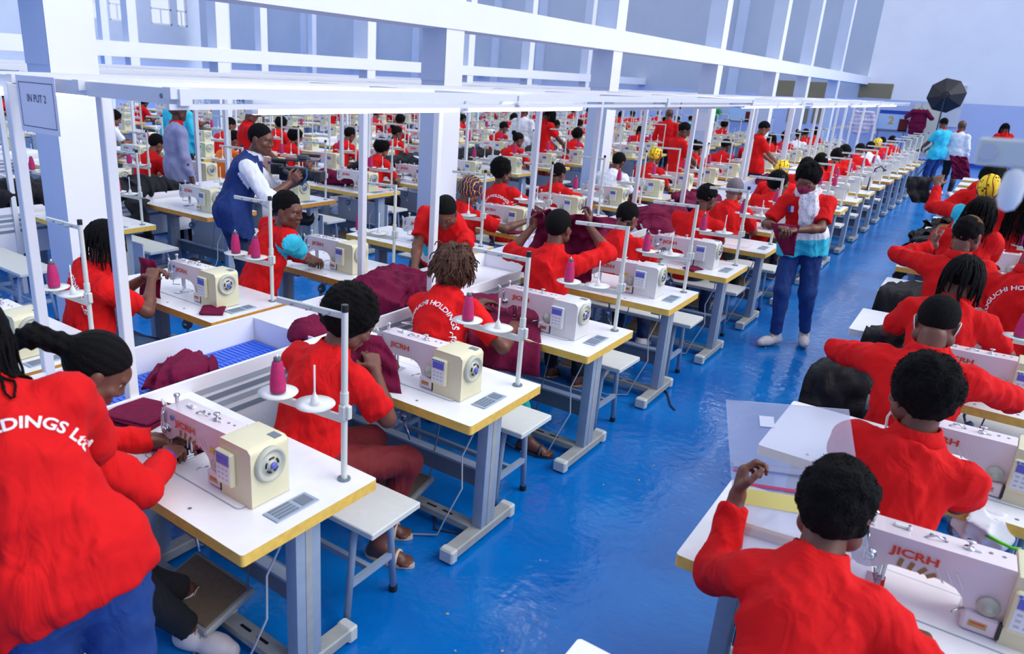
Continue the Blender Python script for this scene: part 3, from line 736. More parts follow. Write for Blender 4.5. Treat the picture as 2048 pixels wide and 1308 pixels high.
    # --- shoes
    if shoes:
        for i in (0, 1):
            a = AN[i]; d = fd[i]; side = np.cross(d, A(0, 0, 1)); fl = plane(a + A(0, 0, -0.083), (0, 0, -1))
            if shoes == 'shoeW':
                sd = cut(union([(cone(a - d * 0.035 + A(0, 0, -0.05), a + d * 0.12 + A(0, 0, -0.052), 0.043 * s, 0.042 * s), 0), (cone(a + d * 0.1 + A(0, 0, -0.055), a + d * 0.17 + A(0, 0, -0.06), 0.044 * s, 0.034 * s), 0.03), (cone(a + A(0, 0, -0.03), a - d * 0.01 + A(0, 0, 0.0), 0.045 * s, 0.042 * s), 0.03)]), fl, plane(a + A(0, 0, 0.012), (0, 0, 1)))
                V, Q = polyg(sd, a - 0.24, a + 0.24, 0.0075 / q); cz = V[Q].mean(1)[:, 2]; child('shoe', V, Q, [M['shoeW'], M['sole']], (cz < a[2] - 0.062).astype(int))
                if detail:
                    mb = MB()
                    for k in range(5):
                        c0 = a + d * (.035 + .022 * k) + A(0, 0, .012 - .013 * k); mb.tube([c0 - side * .026 - A(0, 0, .012) - org, c0 - side * .012 - org + A(0, 0, .002), c0 + side * .012 - org + A(0, 0, .002), c0 + side * .026 - A(0, 0, .012) - org], .0035, M['sole'], 5)
                    mb.build('laces', root)
            else:
                mb = MB(); pl = []
                for k in range(24):
                    t = 2 * PI * k / 24; xx = math.cos(t); yy = math.sin(t); ww = 0.04 - 0.006 * (1 if xx < 0 else -1) * abs(xx)
                    p = a + d * (0.06 + 0.125 * xx) + side * ww * yy; pl.append(p)
                vs = [p + A(0, 0, -0.083) for p in pl] + [p + A(0, 0, -0.069) for p in pl]; vs = [tuple(v - org) for v in vs]
                mb.add(vs, [tuple(reversed(range(24))), tuple(range(24, 48))] + [(k, (k + 1) % 24, 24 + (k + 1) % 24, 24 + k) for k in range(24)], M[shoes])
                ph = [a + d * 0.1 + side * 0.045 * math.cos(t) + A(0, 0, -0.072 + 0.05 * math.sin(t)) - org for t in np.linspace(0, PI, 9)]
                mb.tube(ph, 0.009, M[shoes], 6); mb.build('sandal', root)
    if mask:
        mk = cut(displace(union([(ell((0, 0.03, -0.05), I3, (0.066, 0.078, 0.075)), 0), (cone((0, .09, -.03), (0, .1, -.035), .018), 0.03)]), lambda p: 0 * p[:, 0]), plane((0, 0.0, -0.008), (0, -0.12, 1)), plane((0, 0.025, 0), (0, -1, 0)))
        V, Q = polyg(mk, A(-.1, -.05, -.16), A(.1, .14, .06), 0.006 / q); child('face_mask', V * hs @ HR + H, Q, [M[mask]])
        mb = MB()
        for sx in (-1, 1):
            mb.tube([toW((sx * 0.066, 0.035, -0.02)) - org, toW((sx * 0.083, 0.0, 0.02)) - org, toW((sx * 0.084, -0.028, 0.0)) - org, toW((sx * 0.078, -0.022, -0.03)) - org, toW((sx * 0.063, 0.03, -0.07)) - org], 0.0026, M['maskW'] if mask == 'mask' else M[mask], 6)
        mb.build('mask_strap', root)
    if scarf:
        e = displace(union([(ell(N + u * 0.035, T, A(0.105, 0.105, 0.055) * s), 0), (cone(N + f * 0.1 + u * 0.0, N + f * 0.13 - u * 0.2 - r * 0.02, 0.05, 0.055), 0.03), (cone(N + f * 0.09 - r * 0.05, N + f * 0.125 - u * 0.13 - r * 0.06, 0.045, 0.05), 0.03)]), waves(seed + 9, 0.008, (0.04, 0.09), (1, 1, .5)))
        hole = cone(N, H, 0.05, 0.06); e = cut(e, lambda p: -hole(p)); V, Q = polyg(e, N - 0.35, N + 0.25, 0.0085); child('neck_scarf', V, Q, [M[scarf]])
    root['_j'] = [list(map(float, W[0] - org)), list(map(float, W[1] - org))] if False else 0
    del root['_j']
    return root, dict(W=W, E=E, S=S, N=N, C=C, P=P, f=f, u=u, r=r, HR=HR, H=H)
# ------------------------------------------------------------------ furniture kits: lists of (part name, mesh builder, bevel, [sub-parts])
def build_kit(kit, root):
    for name, mb, bev, subs in kit:
        o = mb.build(name, root, bevel=bev)
        for n2, m2, b2, _ in subs: m2.build(n2, o, bevel=b2)
def merge_kit(kit):
    r = MB()
    def put(mb):
        o = len(r.v); r.v += mb.v
        for f, m, s in zip(mb.f, mb.m, mb.sm): r.f.append([i + o for i in f]); r.m.append(r.mi(mb.mats[m])); r.sm.append(s)
    for name, mb, bev, subs in kit:
        put(mb)
        for n2, m2, b2, _ in subs: put(m2)
    return r.mesh('kit')
def rrect(x0, x1, y0, y1, r=0.02, n=4):
    p = []
    for cx, cy, a in ((x1 - r, y1 - r, 0), (x0 + r, y1 - r, 90), (x0 + r, y0 + r, 180), (x1 - r, y0 + r, 270)):
        for i in range(n + 1):
            t = math.radians(a + 90 * i / n); p.append((cx + r * math.cos(t), cy + r * math.sin(t)))
    return p
ZT = 0.765
def table_kit(edge='edgeY', L=1.2, W=0.6, far=False, panel=False):
    kit = []; hx, hy = L / 2, W / 2
    t = MB(); t.prism(rrect(-hx, hx, -hy, hy, 0.012, 2 if far else 4), ZT - 0.042, ZT, M['lam'], 'z', M[edge])
    if not far:
        for x, y in ((-.42, -.25), (-.25, -.25), (-.08, -.25), (.1, -.25), (.27, -.25), (.05, .21), (-.2, .2)): t.cyl((x, y, ZT), (x, y, ZT + .0012), .007, M['steelD'], 8)
        t.prism(rrect(-.16, .02 + .38, -.155, .06, .02, 3), ZT, ZT + .0012, M['steel'], 'z'); t.prism(rrect(-.155, .395, -.15, .055, .018, 3), ZT + .0012, ZT + .002, M['lam'], 'z')
    kit.append(('tabletop', t, 0, []))
    for sx in (-1, 1):
        x = sx * (hx - 0.12); b = MB()
        b.box((x, 0.05, 0.40), (0.055, 0.115, 0.68), M['steel'])
        if not far: b.box((x + .0285, .05, .4), (.003, .03, .66), M['footg']); b.box((x - .0285, .05, .4), (.003, .03, .66), M['footg'])
        b.box((x, 0.0, ZT - 0.06), (0.06, 0.44, 0.035), M['steel'])
        f = MB(); f.box((x, 0.02, 0.045), (0.07, 0.5, 0.05), M['footg'], bev=0 if far else .006)
        if not far:
            for yy in (-.235, .275): f.box((x, yy, .04), (.078, .05, .07), M['bench'], bev=.008); f.cyl((x, yy, 0), (x, yy, .02), .014, M['black'], 8)
        kit.append(('leg', b, 0 if far else .003, [('foot', f, 0, [])]))
    s = MB(); s.box((0, 0.12, 0.27), (L - 0.3, 0.035, 0.115), M['steelD']); s.box((0, .1, .325), (L - .3, .05, .012), M['steel']); kit.append(('stretcher', s, 0, []))
    s = MB(); s.box((0, 0.0, 0.06), (L - 0.3, 0.07, 0.03), M['footg'])
    if not far:
        for x in (-.3, -.22, .2, .3): s.box((x, 0, .0755), (.06, .012, .002), M['black'])
    kit.append(('pedal_bar', s, 0, []))
    p = MB(); R = Matrix.Rotation(math.radians(16), 3, 'X'); p.box((-0.05, -0.02, 0.125), (0.38, 0.25, 0.03), M['footg'], R, bev=0 if far else .008)
    m = MB(); m.box((-0.05, -0.024, 0.141), (0.34, 0.21, 0.008), M['rubber'], R)
    if not far: p.box((-.05, .0, .09), (.05, .05, .05), M['steel']); p.cyl((.12, .07, .15), (.17, .1, .6), .004, M['steelD'], 6)
    kit.append(('pedal', p, 0, [('pedal_mat', m, 0, [])]))
    if panel:
        p = MB(); p.box((0, hy - .05, .42), (L - .32, .012, .3), M['lam']); kit.append(('modesty_panel', p, 0, []))
    if not far:
        k = MB(); k.cyl((.08, -.05, ZT - .05), (.08, -.05, .62), .008, M['chrome'], 8); k.tube([(.08, -.05, .62), (.1, -.1, .585), (.12, -.14, .56), (.17, -.16, .5)], .006, M['chrome'], 6)
        k.lathe([(0.0, -.012), (.028, -.01), (.034, 0), (.028, .01), (0, .012)], (.11, -.13, .6), (1, -.4, .2), M['steelD'], 12); k.lathe([(.012, .0), (.02, .016), (0.0, .018)], (.115, -.14, .6), (0, -1, .2), M['chrome'], 10)
        kit.append(('knee_lever', k, 0, []))
        k = MB(); k.box((-.3, .02, ZT - .085), (.3, .3, .08), M['steelD']); kit.append(('oil_pan', k, 0, []))
        c = MB(); c.tube([(.42, .02, .72), (.44, .0, .6), (.4, -.05, .45), (.43, -.08, .3), (.36, -.1, .12), (.33, -.12, .02), (.2, -.2, .006), (.05, -.15, .006)], .0045, M['cable'], 6); kit.append(('power_cable', c, 0, []))
        r = MB(); x0, x1, y0, y1 = .475, .55, -.12, .065; r.box(((x0 + x1) / 2, (y0 + y1) / 2, ZT + .002), (x1 - x0, y1 - y0, .005), M['steel'], bev=.002)
        r.box(((x0 + x1) / 2, y1 - .04, ZT + .0052), (.05, .05, .002), M['steelD'])
        for i in range(4): r.box((x0 + .012 + i * .016, y0 + .06, ZT + .0052), (.009, .085, .002), M['steelD'])
        kit.append(('tool_tray', r, 0, []))
    return kit
def machine_kit(far=False, cover='machC', body='machP', stickers=0, wheelside=True):
    kit = []
    prof = [(-.072, .088), (-.08, .11), (-.08, .165), (-.07, .192), (-.045, .203), (.3, .212), (.3, 0), (.212, 0), (.212, .055), (.203, .085), (.182, .106), (.15, .116), (.02, .11), (-.005, .09), (-.03, .078), (-.055, .078)]
    a = MB(); a.prism(prof, -.052, .05, M[body]); 
    a.v = [(x, y * (1 if z < .15 else 0.9), z) for x, y, z in a.v]
    kit.append(('arm', a, 0 if far else .008, []))
    m = MB(); m.prism([(.3, 0), (.3, .214), (.445, .214), (.46, .2), (.46, 0)], -.075, .085, M[cover])
    kit.append(('motor_cover', m, 0 if far else .01, []))
    w = MB(); w.lathe([(.0, .024), (.014, .024), (.016, .018), (.034, .016), (.036, .012), (.048, .012), (.052, .02), (.058, .02), (.062, .01), (.062, 0)], (.458, .0, .142), (1, 0, 0), M['wheel'], 14 if far else 28)
    if not far:
        w.lathe([(0, .03), (.012, .03), (.013, .024)], (.458, 0, .142), (1, 0, 0), M['lcd'], 12)
        for i in range(5):
            t0 = 2 * PI * i / 5; w.tube([(.4765, .026 * math.cos(t0 + t), .142 + .026 * math.sin(t0 + t)) for t in (0, .25, .5, .75)], .0035, M['black'], 5)
    kit.append(('handwheel', w, 0, []))
    p = MB(); p.box((.343, -.086, .118), (.082, .022, .125), M['machC' if cover == 'machC' else 'machR'], bev=0 if far else .005); q = MB(); q.box((.343, -.0975, .15), (.062, .002, .03), M['lcd'])
    q2 = MB()
    for i in range(6): q2.box((.343 - .03 + i * .012, -.0975, .172), (.008, .002, .008), M['btn'])
    q3 = MB(); q3.box((.343, -.0972, .1), (.066, .0012, .062), M['panel'])
    for r_ in range(3):
        for c_ in range(3): q3.box((.343 - .02 + c_ * .02, -.0982, .082 + r_ * .018), (.012, .001, .007), M['cable'])
    kit.append(('control_panel', p, 0, [('display', q, 0, []), ('button_row', q2, 0, []), ('keypad', q3, 0, [])]))
    d = MB(); d.lathe([(.027, 0), (.027, .012), (.024, .018), (.012, .02), (.012, .026), (0, .027)], (.262, -.05, .088), (0, -1, 0), M['wheel'], 12 if far else 24); kit.append(('stitch_dial', d, 0, []))
    d = MB(); d.box((.255, -.058, .03), (.085, .024, .056), M[body], bev=0 if far else .006)
    l = MB(); l.box((.25, -.0707, .03), (.042, .001, .018), M['brass']); l.box((.25, -.0713, .033), (.034, .0008, .005), M['red'])
    kit.append(('oil_cover', d, 0, [('maker_plate', l, 0, [])]))
    n = MB(); n.cyl((0, 0, .09), (0, 0, .035), .0065, M['chrome'], 8); n.cyl((0, 0, .036), (0, 0, .004), .0018, M['chrome'], 6); n.cyl((.014, .006, .09), (.014, .006, .02), .006, M['chrome'], 8)
    n.box((.004, -.002, .008), (.022, .035, .006), M['chrome']); n.box((.008, 0, .02), (.012, .012, .02), M['chrome']); n.box((0, 0, .0025), (.05, .11, .002), M['chrome']); kit.append(('needle_bar', n, 0, []))
    if not far:
        f = MB(); f.box((-.0815, 0, .14), (.004, .08, .09), M['chrome'], bev=.001); f.tube([(-.085, -.03, .19), (-.11, -.02, .2), (-.118, 0, .17), (-.112, 0, .1), (-.085, -.01, .085)], .0045, M['machR'], 6); kit.append(('face_plate', f, 0, []))
        g = MB(); g.lathe([(.016, 0), (.016, .004), (.006, .006), (.006, .014), (.012, .016), (.012, .024), (0, .026)], (-.03, -.05, .125), (0, -1, 0), M['chrome'], 14); g.tube([(-.045, -.052, .19), (-.045, -.066, .175), (-.045, -.066, .11), (-.04, -.056, .1)], .0025, M['chrome'], 5)
        g.box((-.05, -.052, .165), (.008, .004, .05), M['steelD']); g.tube([(-.012, -.054, .085), (-.005, -.066, .06), (.0, -.02, .05)], .0025, M['steelD'], 5); kit.append(('thread_tension', g, 0, []))
        g = MB(); g.cyl((-.045, 0, .2), (-.045, 0, .235), .007, M['chrome'], 10); g.lathe([(.011, .028), (.012, .036), (.0, .04)], (-.045, 0, .2), (0, 0, 1), M['chrome'], 10)
        kit.append(('presser_knob', g, 0, []))
        g = MB(); g.box((.03, .01, .208), (.045, .02, .01), M['machR'], bev=.003); g.cyl((.045, 0, .206), (.045, 0, .222), .004, M['chrome'], 8); kit.append(('thread_guide', g, 0, []))
        g = MB(); g.tube([(.085, -.01, .207), (.11, -.01, .222), (.14, 0, .209)], .003, M['chrome'], 5); kit.append(('thread_guide', g, 0, []))
        g = MB(); g.lathe([(.014, 0), (.014, .006), (.004, .007), (.004, .022), (.012, .024), (.012, .028), (0, .029)], (.19, 0, .208), (0, 0, 1), M['chrome'], 12); g.box((.205, .0, .211), (.03, .012, .008), M['machR'], bev=.002); kit.append(('bobbin_winder', g, 0, []))
        for x in (.1, .13, .24, .27): g = MB(); g.cyl((x, .012, .208), (x, .012, .2125), .005, M['steelD'], 8); kit.append(('oil_plug', g, 0, []))
        g = MB(); g.box((.425, .055, .2145), (.04, .03, .003), M['steelD']); kit.append(('dark_switch', g, 0, []))
        g = MB()
        for i in range(3):
            x = .125 + i * .024; g.add([(x, -.0527, .15), (x + .006, -.0527, .15), (x + .03, -.0527, .108), (x + .024, -.0527, .108)], [(0, 1, 2, 3)], M['mach'])
        kit.append(('slanted_flash', g, 0, []))
        g = MB(); g.tube([(.212, -.06, .062), (.19, -.085, .058), (.185, -.09, .05)], .003, M['chrome'], 5); kit.append(('reverse_lever', g, 0, [])); g = MB(); g.box((.298, -.07, .035), (.008, .012, .05), M['black']); kit.append(('hinge_cover', g, 0, []))
        if stickers:
            def stk(): kit.append(('sticker', g, 0, []))
            if stickers & 1: g = MB(); g.box((.225, -.0528, .125), (.022, .001, .022), M['tag']); stk()
            if stickers & 2: g = MB(); g.cyl((-.005, -.0515, .172), (-.005, -.053, .172), .011, M['btn'], 14); stk()
            if stickers & 4:
                for x, z, r in ((.045, .128, .15), (.072, .126, .25), (.1, .124, .6), (.122, .118, .9)): g = MB(); g.box((x, -.0528, z), (.011, .001, .026), M['tape'], Matrix.Rotation(r, 3, 'Y')); stk()
            if stickers & 8: g = MB(); g.box((.18, -.0528, .085), (.04, .001, .04), M['tag']); stk()
    tv, tf = text_geo('JICRH', 0.034, 0.0011, 1.35)
    g = MB(); g.add([(x + .075, -.0531 if y > -1 else 0, .15 + y) for x, y in tv], tf, M['red']); kit.append(('logo_lettering', g, 0, []))
    return kit
def stand_kit(far=False):
    kit = []; p = MB(); p.cyl((0, 0, 0), (0, 0, .64), .0115, M['stand'], 6 if far else 12); p.cyl((0, 0, 0), (0, 0, .006), .024, M['steelD'], 12); p.cyl((0, 0, .63), (0, 0, .655), .0125, M['black'], 8)
    if not far: p.box((0, 0, .265), (.034, .034, .06), M['stand'], bev=.006); p.cyl((0, 0, .3), (0, 0, .34), .015, M['stand'], 10); p.box((.02, 0, .27), (.02, .02, .05), M['stand'], bev=.003)
    kit.append(('pole', p, 0, []))
    t = MB(); t.box((-.15, -.02, .615), (.3, .012, .022), M['stand'], Matrix.Rotation(math.radians(8), 3, 'Z'), bev=0 if far else .003)
    if not far:
        for x in (-.22, -.14, -.06): t.cyl((x, -.045, .615), (x, .005, .615), .004, M['steelD'], 8)
    kit.append(('top_arm', t, 0, []))
    t = MB(); t.box((-.16, -.02, .235), (.33, .014, .03), M['stand'], Matrix.Rotation(math.radians(8), 3, 'Z'), bev=0 if far else .003); kit.append(('spool_arm', t, 0, []))
    for x, y in ((-.3, -.045), (-.13, -.02)):
        d = MB(); d.lathe([(0, 0), (.03, .0), (.07, .006), (.074, .01), (.03, .006), (0, .006)], (x, y, .252), (0, 0, 1), M['disc'], 12 if far else 28)
        q = MB(); q.lathe([(.018, 0), (.012, .03), (.006, .04), (.0035, .05), (.0035, .15), (0, .152)], (x, y, .258), (0, 0, 1), M['disc'], 6 if far else 12); kit.append(('spool_plate', d, 0, [('spool_pin', q, 0, [])]))
    return kit
def cone_kit(h=.125, r=.029):
    b = MB(); b.lathe([(r, .004), (r * 1.02, .02), (r * .95, h * .5), (r * .66, h * .93), (r * .55, h * .96)], (0, 0, 0), (0, 0, 1), M['yarn'], 18); c = MB(); c.lathe([(r * .95, 0), (r * .95, .006), (r * .3, .006)], (0, 0, 0), (0, 0, 1), M['cone'], 14); c.lathe([(r * .5, h * .94), (r * .45, h * 1.08), (r * .25, h * 1.1), (.002, h * 1.1)], (0, 0, 0), (0, 0, 1), M['cone'], 14)
    return [('yarn', b, 0, []), ('cone_core', c, 0, [])]
def bench_kit(L=1.0, W=.3, z=.5, far=False):
    s = MB(); s.box((0, 0, z - .014), (L, W, .028), M['bench'], bev=0 if far else .004); kit = [('seat', s, 0, [])]
    for sx in (-1, 1):
        x = sx * (L / 2 - .13); t = MB()
        if far: t.box((x, -.12, .24), (.028, .03, .48), M['steel']); t.box((x, .12, .24), (.028, .03, .48), M['steel'])
        else:
            for sy in (-1, 1):
                pts = [(x, 0, z - .04), (x, sy * .07, z - .04), (x, sy * .1, z - .06), (x, sy * .112, z - .1), (x, sy * .15, .0)]
                t.tube(pts, .0155, M['steel'], 8); t.cyl((x, sy * .1505, 0), (x, sy * .149, .03), .019, M['black'], 8)
            t.box((x, 0, .2), (.022, .27, .028), M['steel'])
        kit.append(('leg_frame', t, 0, []))
    t = MB(); t.box((0, 0, .2), (L - .26, .024, .024), M['steel']); kit.append(('stretcher', t, 0, []))
    return kit
PROTO = {}
def proto(key, kitf, name, cat):
    """far copies: one mesh without parts"""
    if key not in PROTO: PROTO[key] = merge_kit(kitf())
    return PROTO[key]
NEARP = {}
COUNT = {}
def place(key, kitf, name, cat, label, loc, rz=0, group=None, near=True, sc=None):
    sc = (sc,) * 3 if isinstance(sc, (int, float)) else (sc or (1, 1, 1))
    if near:
        if key not in NEARP:
            o = thing(name, label, cat, loc, rz, group); build_kit(kitf(), o); NEARP[key] = o
            if sc: o.scale = sc
            return o
        o = dup(NEARP[key], loc, rz, label, group); o.scale = sc; return o
    me = proto(key, kitf, name, cat); o = link(name, me, None, loc, rz); tag(o, label, cat, group)
    if sc: o.scale = sc
    return o
# ------------------------------------------------------------------ the hall
YW, XW, HW = 31.0, -44.0, 12.0
def setting():
    b = MB(); b.box((-14, 14, -.05), (58, 44, .1), M['floor']); struct(b.build('floor'))
    b = MB(); b.box((-14, YW + .15, 1.05), (58, .3, 2.1), M['dado']); b.box((5.9, YW + .15, HW / 2 + 1.05), (18.2, .3, HW - 2.1), M['wall']); b.box((-23.1, YW + .15, HW / 2 + 1.05), (39.8, .3, HW - 2.1), M['wallL']); b.box((-14, YW - .01, .06), (58, .03, .12), M['bannb']); struct(b.build('wall_back'))
    # side wall with high openings
    wins = [(23.0, 24.85), (25.3, 26.4), (28.1, 29.6), (30.0, 30.75)]; z0, z1 = 4.4, 6.3
    b = MB(); b.box((XW - .15, 14, 1.05), (.3, 44, 2.1), M['dado']); b.box((XW - .15, 14, (2.1 + z0) / 2), (.3, 44, z0 - 2.1), M['wallL']); b.box((XW - .15, 14, (z1 + HW) / 2), (.3, 44, HW - z1), M['wallL'])
    ys = [-8] + [v for w in wins for v in w] + [36]
    for i in range(0, len(ys), 2): b.box((XW - .15, (ys[i] + ys[i + 1]) / 2, (z0 + z1) / 2), (.3, ys[i + 1] - ys[i], z1 - z0), M['wallL'])
    struct(b.build('wall_left'))
    for i, (a, c) in enumerate(wins):
        w = D.objects.new('window_%d' % (i + 1), None); COL.objects.link(w); w.location = (XW, (a + c) / 2, z0); struct(w)
        f = MB(); L = c - a
        for z in (0.05, .95, z1 - z0 - .05): f.box((-.1, 0, z), (.08, L, .09), M['frame'])
        for y in (-L / 2 + .04, L / 2 - .04): f.box((-.1, y, (z1 - z0) / 2), (.08, .08, z1 - z0), M['frame'])
        f.box((-.1, 0, .5), (.06, .07, .9), M['frame']); f.build('window_frame', w)
        g = MB(); g.box((-.12, 0, (z1 - z0) / 2), (.008, L - .06, z1 - z0 - .06), M['glass']); g.build('window_pane', w)
    b = MB(); b.box((-14, -3.4, 6), (58, .3, 12), M['wallL']); struct(b.build('wall_unseen_front'))  # unseen wall behind the camera, added to cut sky light from that side
    # columns with beams: four column lines
    cols = {-3.15: ([1.14, 5.04, 8.9, 13.49, 17.75, 21.14, 25.34], .3, 2.59, 2.86), -11.7: ([3.9, 8.76, 13.23, 17.57, 21.03, 25.3], .3, 2.2, 2.46), -20.2: ([2, 7, 12, 17, 22, 27], .32, 2.3, 2.6), -28.7: ([4, 10, 16, 22, 27.5], .32, 2.4, 2.7)}
    n = 0
    for X, (ys, w, zb, zt) in cols.items():
        for y in ys:
            n += 1; b = MB(); b.box((X - w / 2 + .004, y + .15, 1.05), (w - .008, .292, 2.1), M['colm']); b.box((X - w / 2, y + .15, 5.05), (w, .3, 5.9), M['colm']); b.box((X + .001, y + .15, 4), (.006, .3, 8), M['beam']); struct(b.build('column_%d' % n))  # thin white sheet on the aisle-side face: its light put into the colour
        b = MB(); b.box((X - w / 2 + .0, (YW - 4) / 2, (zb + zt) / 2), (w + .03, YW + 4, zt - zb), M['beam']); struct(b.build('beam_%d' % (list(cols).index(X) + 1)))
    # pilasters on the back wall
    for i, x in enumerate((-8.0, -17.0, -19.5, -24.5, -27.5, -33.0, -36.5)):
        b = MB(); b.box((x, YW - .1, HW / 2), (.34, .2, HW), M['colm']); struct(b.build('trim_%d' % (i + 1)))
setting()
ROWN = {'R': 'row left of the blue aisle', 'L': 'row left of the white trough', 'B1R': 'first row past the square columns', 'B1L': 'second row past the square columns', 'B2R': 'third row past the square columns', 'B2L': 'fourth row past the square columns', 'B3R': 'fifth row past the square columns', 'B3L': 'sixth row past the square columns', 'B4R': 'seventh row past the square columns', 'B4L': 'eighth row past the square columns', 'RB': 'row right of the blue aisle'}
dR = [(.014, -.05), (.019, -.035), (-.031, -.038), (-.022, -.036), (-.006, -.016), (.026, -.03)]
ROWS = {}
ROWS['R'] = [((-.0 if k > 5 else dR[k][1]), 1.159 * k + (dR[k][0] if k < 6 else 0)) for k in range(18)]
ROWS['L'] = [(-1.87, 1.159 * k + .09) for k in range(19)]
ROWS['B1R'] = [(-4.42, 3.08 + 1.13 * (k - 2)) for k in range(0, 21)]
ROWS['B1L'] = [(-6.13, 4.25 + 1.13 * (k - 3)) for k in range(0, 22)]
ROWS['B2R'] = [(-8.3, 3.6 + 1.13 * (k - 1)) for k in range(0, 22)]
ROWS['B2L'] = [(-10.15, 3.8 + 1.13 * (k - 1)) for k in range(0, 22)]
ROWS['B3R'] = [(-13.0, 5.0 + 1.15 * k) for k in range(0, 20)]
ROWS['B3L'] = [(-14.9, 5.0 + 1.15 * k) for k in range(0, 20)]
ROWS['B4R'] = [(-16.8, 6 + 1.2 * k) for k in range(0, 18)]
ROWS['B4L'] = [(-18.7, 6 + 1.2 * k) for k in range(0, 18)]
ROWS['RB'] = [(2.15 if y > 0 else 2.085, y) for y in (-.236, .895, 1.85, 2.995, 3.94, 5.14, 6.25, 7.41, 8.4, 9.41, 10.45, 11.5, 12.6, 13.7, 14.8, 15.9)]
NEARK = {'R': 9, 'L': 7, 'B1R': 7, 'B1L': 4, 'RB': 8}
SEEN = {}
def in_view(row, x, y): return visible(x - .6, y + .3, .6, 1.1, .62)
def stations():
    rng = random.Random(3)
    for row, lst in ROWS.items():
        n = 0
        for k, (xr, y) in enumerate(lst):
            if not in_view(row, xr, y): continue
            near = k < NEARK.get(row, 0); o_ = ORD[n]; n += 1; SEEN[(row, k)] = o_
            nm = ROWN[row]; b1 = row[0] == 'B'; sx = 1.0
            edge = 'edgeO' if (row in ('R', 'L') and k in (0, 1, 2)) and row == 'L' or (row, k) in (('B1R', 2), ('B1R', 3), ('R', 12), ('R', 14)) else 'edgeY'
            wd = 'orange' if edge == 'edgeO' else 'yellow'
            pan = row.startswith('B')
            rz = rng.uniform(-.012, .012)
            if (row, k) == ('RB', 4): edge = 'edgeW'; wd = 'white'
            place(('t', edge, near, pan), lambda: table_kit(edge, far=not near, panel=pan), 'sewing_table', 'table', 'white sewing table with %s edge, %s from front, %s' % (wd, o_, nm), (xr - .6 * sx, y + .3, 0), rz, 'sewing tables', near, (sx, 1, 1))
            st = {('R', 0): 7, ('R', 3): 1, ('R', 2): 0, ('L', 1): 2, ('R', 4): 2, ('RB', 1): 4, ('RB', 2): 8, ('RB', 3): 8}.get((row, k), 0)
            body = 'machP' if (row in ('R', 'RB')) else 'mach'; cover = 'machC' if row != 'R' or k < 2 else 'machR'
            nx, ny = xr - .63 * sx, y + .25
            if row == 'RB': nx = xr - .68
            over = (row, k) in (('R', 5),)
            if not over:
                place(('m', st, body, cover, near), lambda: machine_kit(not near, cover, body, st), 'sewing_machine', 'sewing machine', '%s sewing machine, %s from front, %s' % ('cream and white' if cover == 'machC' else 'white', o_, nm), (nx, ny, ZT + .0022), rz + rng.uniform(-.03, .03), 'sewing machines', near, 1.06 if row in ('B1R', 'B1L') else 1.0)
            # thread stand at the back right corner
            px, py = xr - .085, y + .515
            if not (row == 'RB' and k < 3):
                srz = rng.uniform(-.12, .12) + (.0 if row != 'R' else .0)
                place(('s', near), lambda: stand_kit(not near), 'thread_stand', 'thread stand', 'white thread stand on sewing table, %s from front, %s' % (o_, nm), (px, py, ZT), srz, 'thread stands', near)
                cs, sn = math.cos(srz), math.sin(srz)
                for j, (cx, cy) in enumerate(((-.3, -.045), (-.13, -.02))):
                    two = (row, k) in (('L', 1), ('R', 6), ('R', 8))
                    if j == 1 and not two: continue
                    if (row, k) in (('R', 4 + 20), ('B1R', 2), ('B1R', 3), ('B1L', 3), ('L', 4)): continue
                    if k > 13 or row.startswith('B3') or row.startswith('B4') or (row.startswith('B2') and k % 2): continue
                    place(('c', near), lambda: cone_kit(), 'thread_cone', 'thread cone', 'magenta thread cone %son stand, %s from front, %s' % (('left ' if j == 0 else 'right ') if two else '', o_, nm), (px + cx * cs - cy * sn, py + cx * sn + cy * cs, ZT + .262), 0, 'magenta thread cones', near)
            if row in ('R', 'L', 'B1R', 'B1L') or row == 'RB' or (row == 'B2R' and k < 6):
                if k >= 13: continue
                place(('b', near), lambda: bench_kit(far=not near), 'bench', 'bench', 'cream bench in front of sewing table, %s from front, %s' % (o_, nm), (xr - (.6 if row != 'R' else .55) * sx, y - .41, 0), rng.uniform(-.03, .03), 'cream benches', near, (sx, 1, 1))
stations()

def block_frame(x0, x1, ys, xl, xr_, zt=2.075, name='', tubes=(), lab='', yend=21.0, far=False):
    """post pairs on both trough rims, cross beams and long rails"""
    fr = thing('lighting_frame', 'white metal lighting frame over the tables, %s' % lab, 'lighting frame', ((x0 + x1) / 2, ys[0], 0), 0, 'overhead lighting frames')
    cx, cy = (x0 + x1) / 2, ys[0]; s = .042
    for y in ys:
        for x in (x0, x1):
            p = MB(); p.box((x - cx, y - cy + (.1 if x == x1 else 0), zt / 2 + .0), (s, s, zt), M['frame'], bev=0 if far else .003); p.build('post', fr)
        b = MB(); b.box(((xl + xr_) / 2 - cx, y - cy + .05, zt + .0), (xr_ - xl, .045, .05), M['frame'])
        if not far:
            for q in (-.05, -.1): b.cyl((xr_ - cx + q, y - cy + .029, zt), (xr_ - cx + q, y - cy + .0245, zt), .008, M['steelD'], 8)
        b.build('cross_beam', fr)
    L = yend - ys[0]
    for x in (xl + .03, x0, x1, xr_ - .03):
        b = MB(); b.box((x - cx, L / 2, zt + .012), (.042, L, .035), M['frame']); b.build('rail', fr)
    for x in (xl + .03, xr_ - .03):
        b = MB(); b.box((x - cx, L / 2, zt - .03), (.022, L, .018), M['frame']); b.build('cable_duct', fr)
    return fr
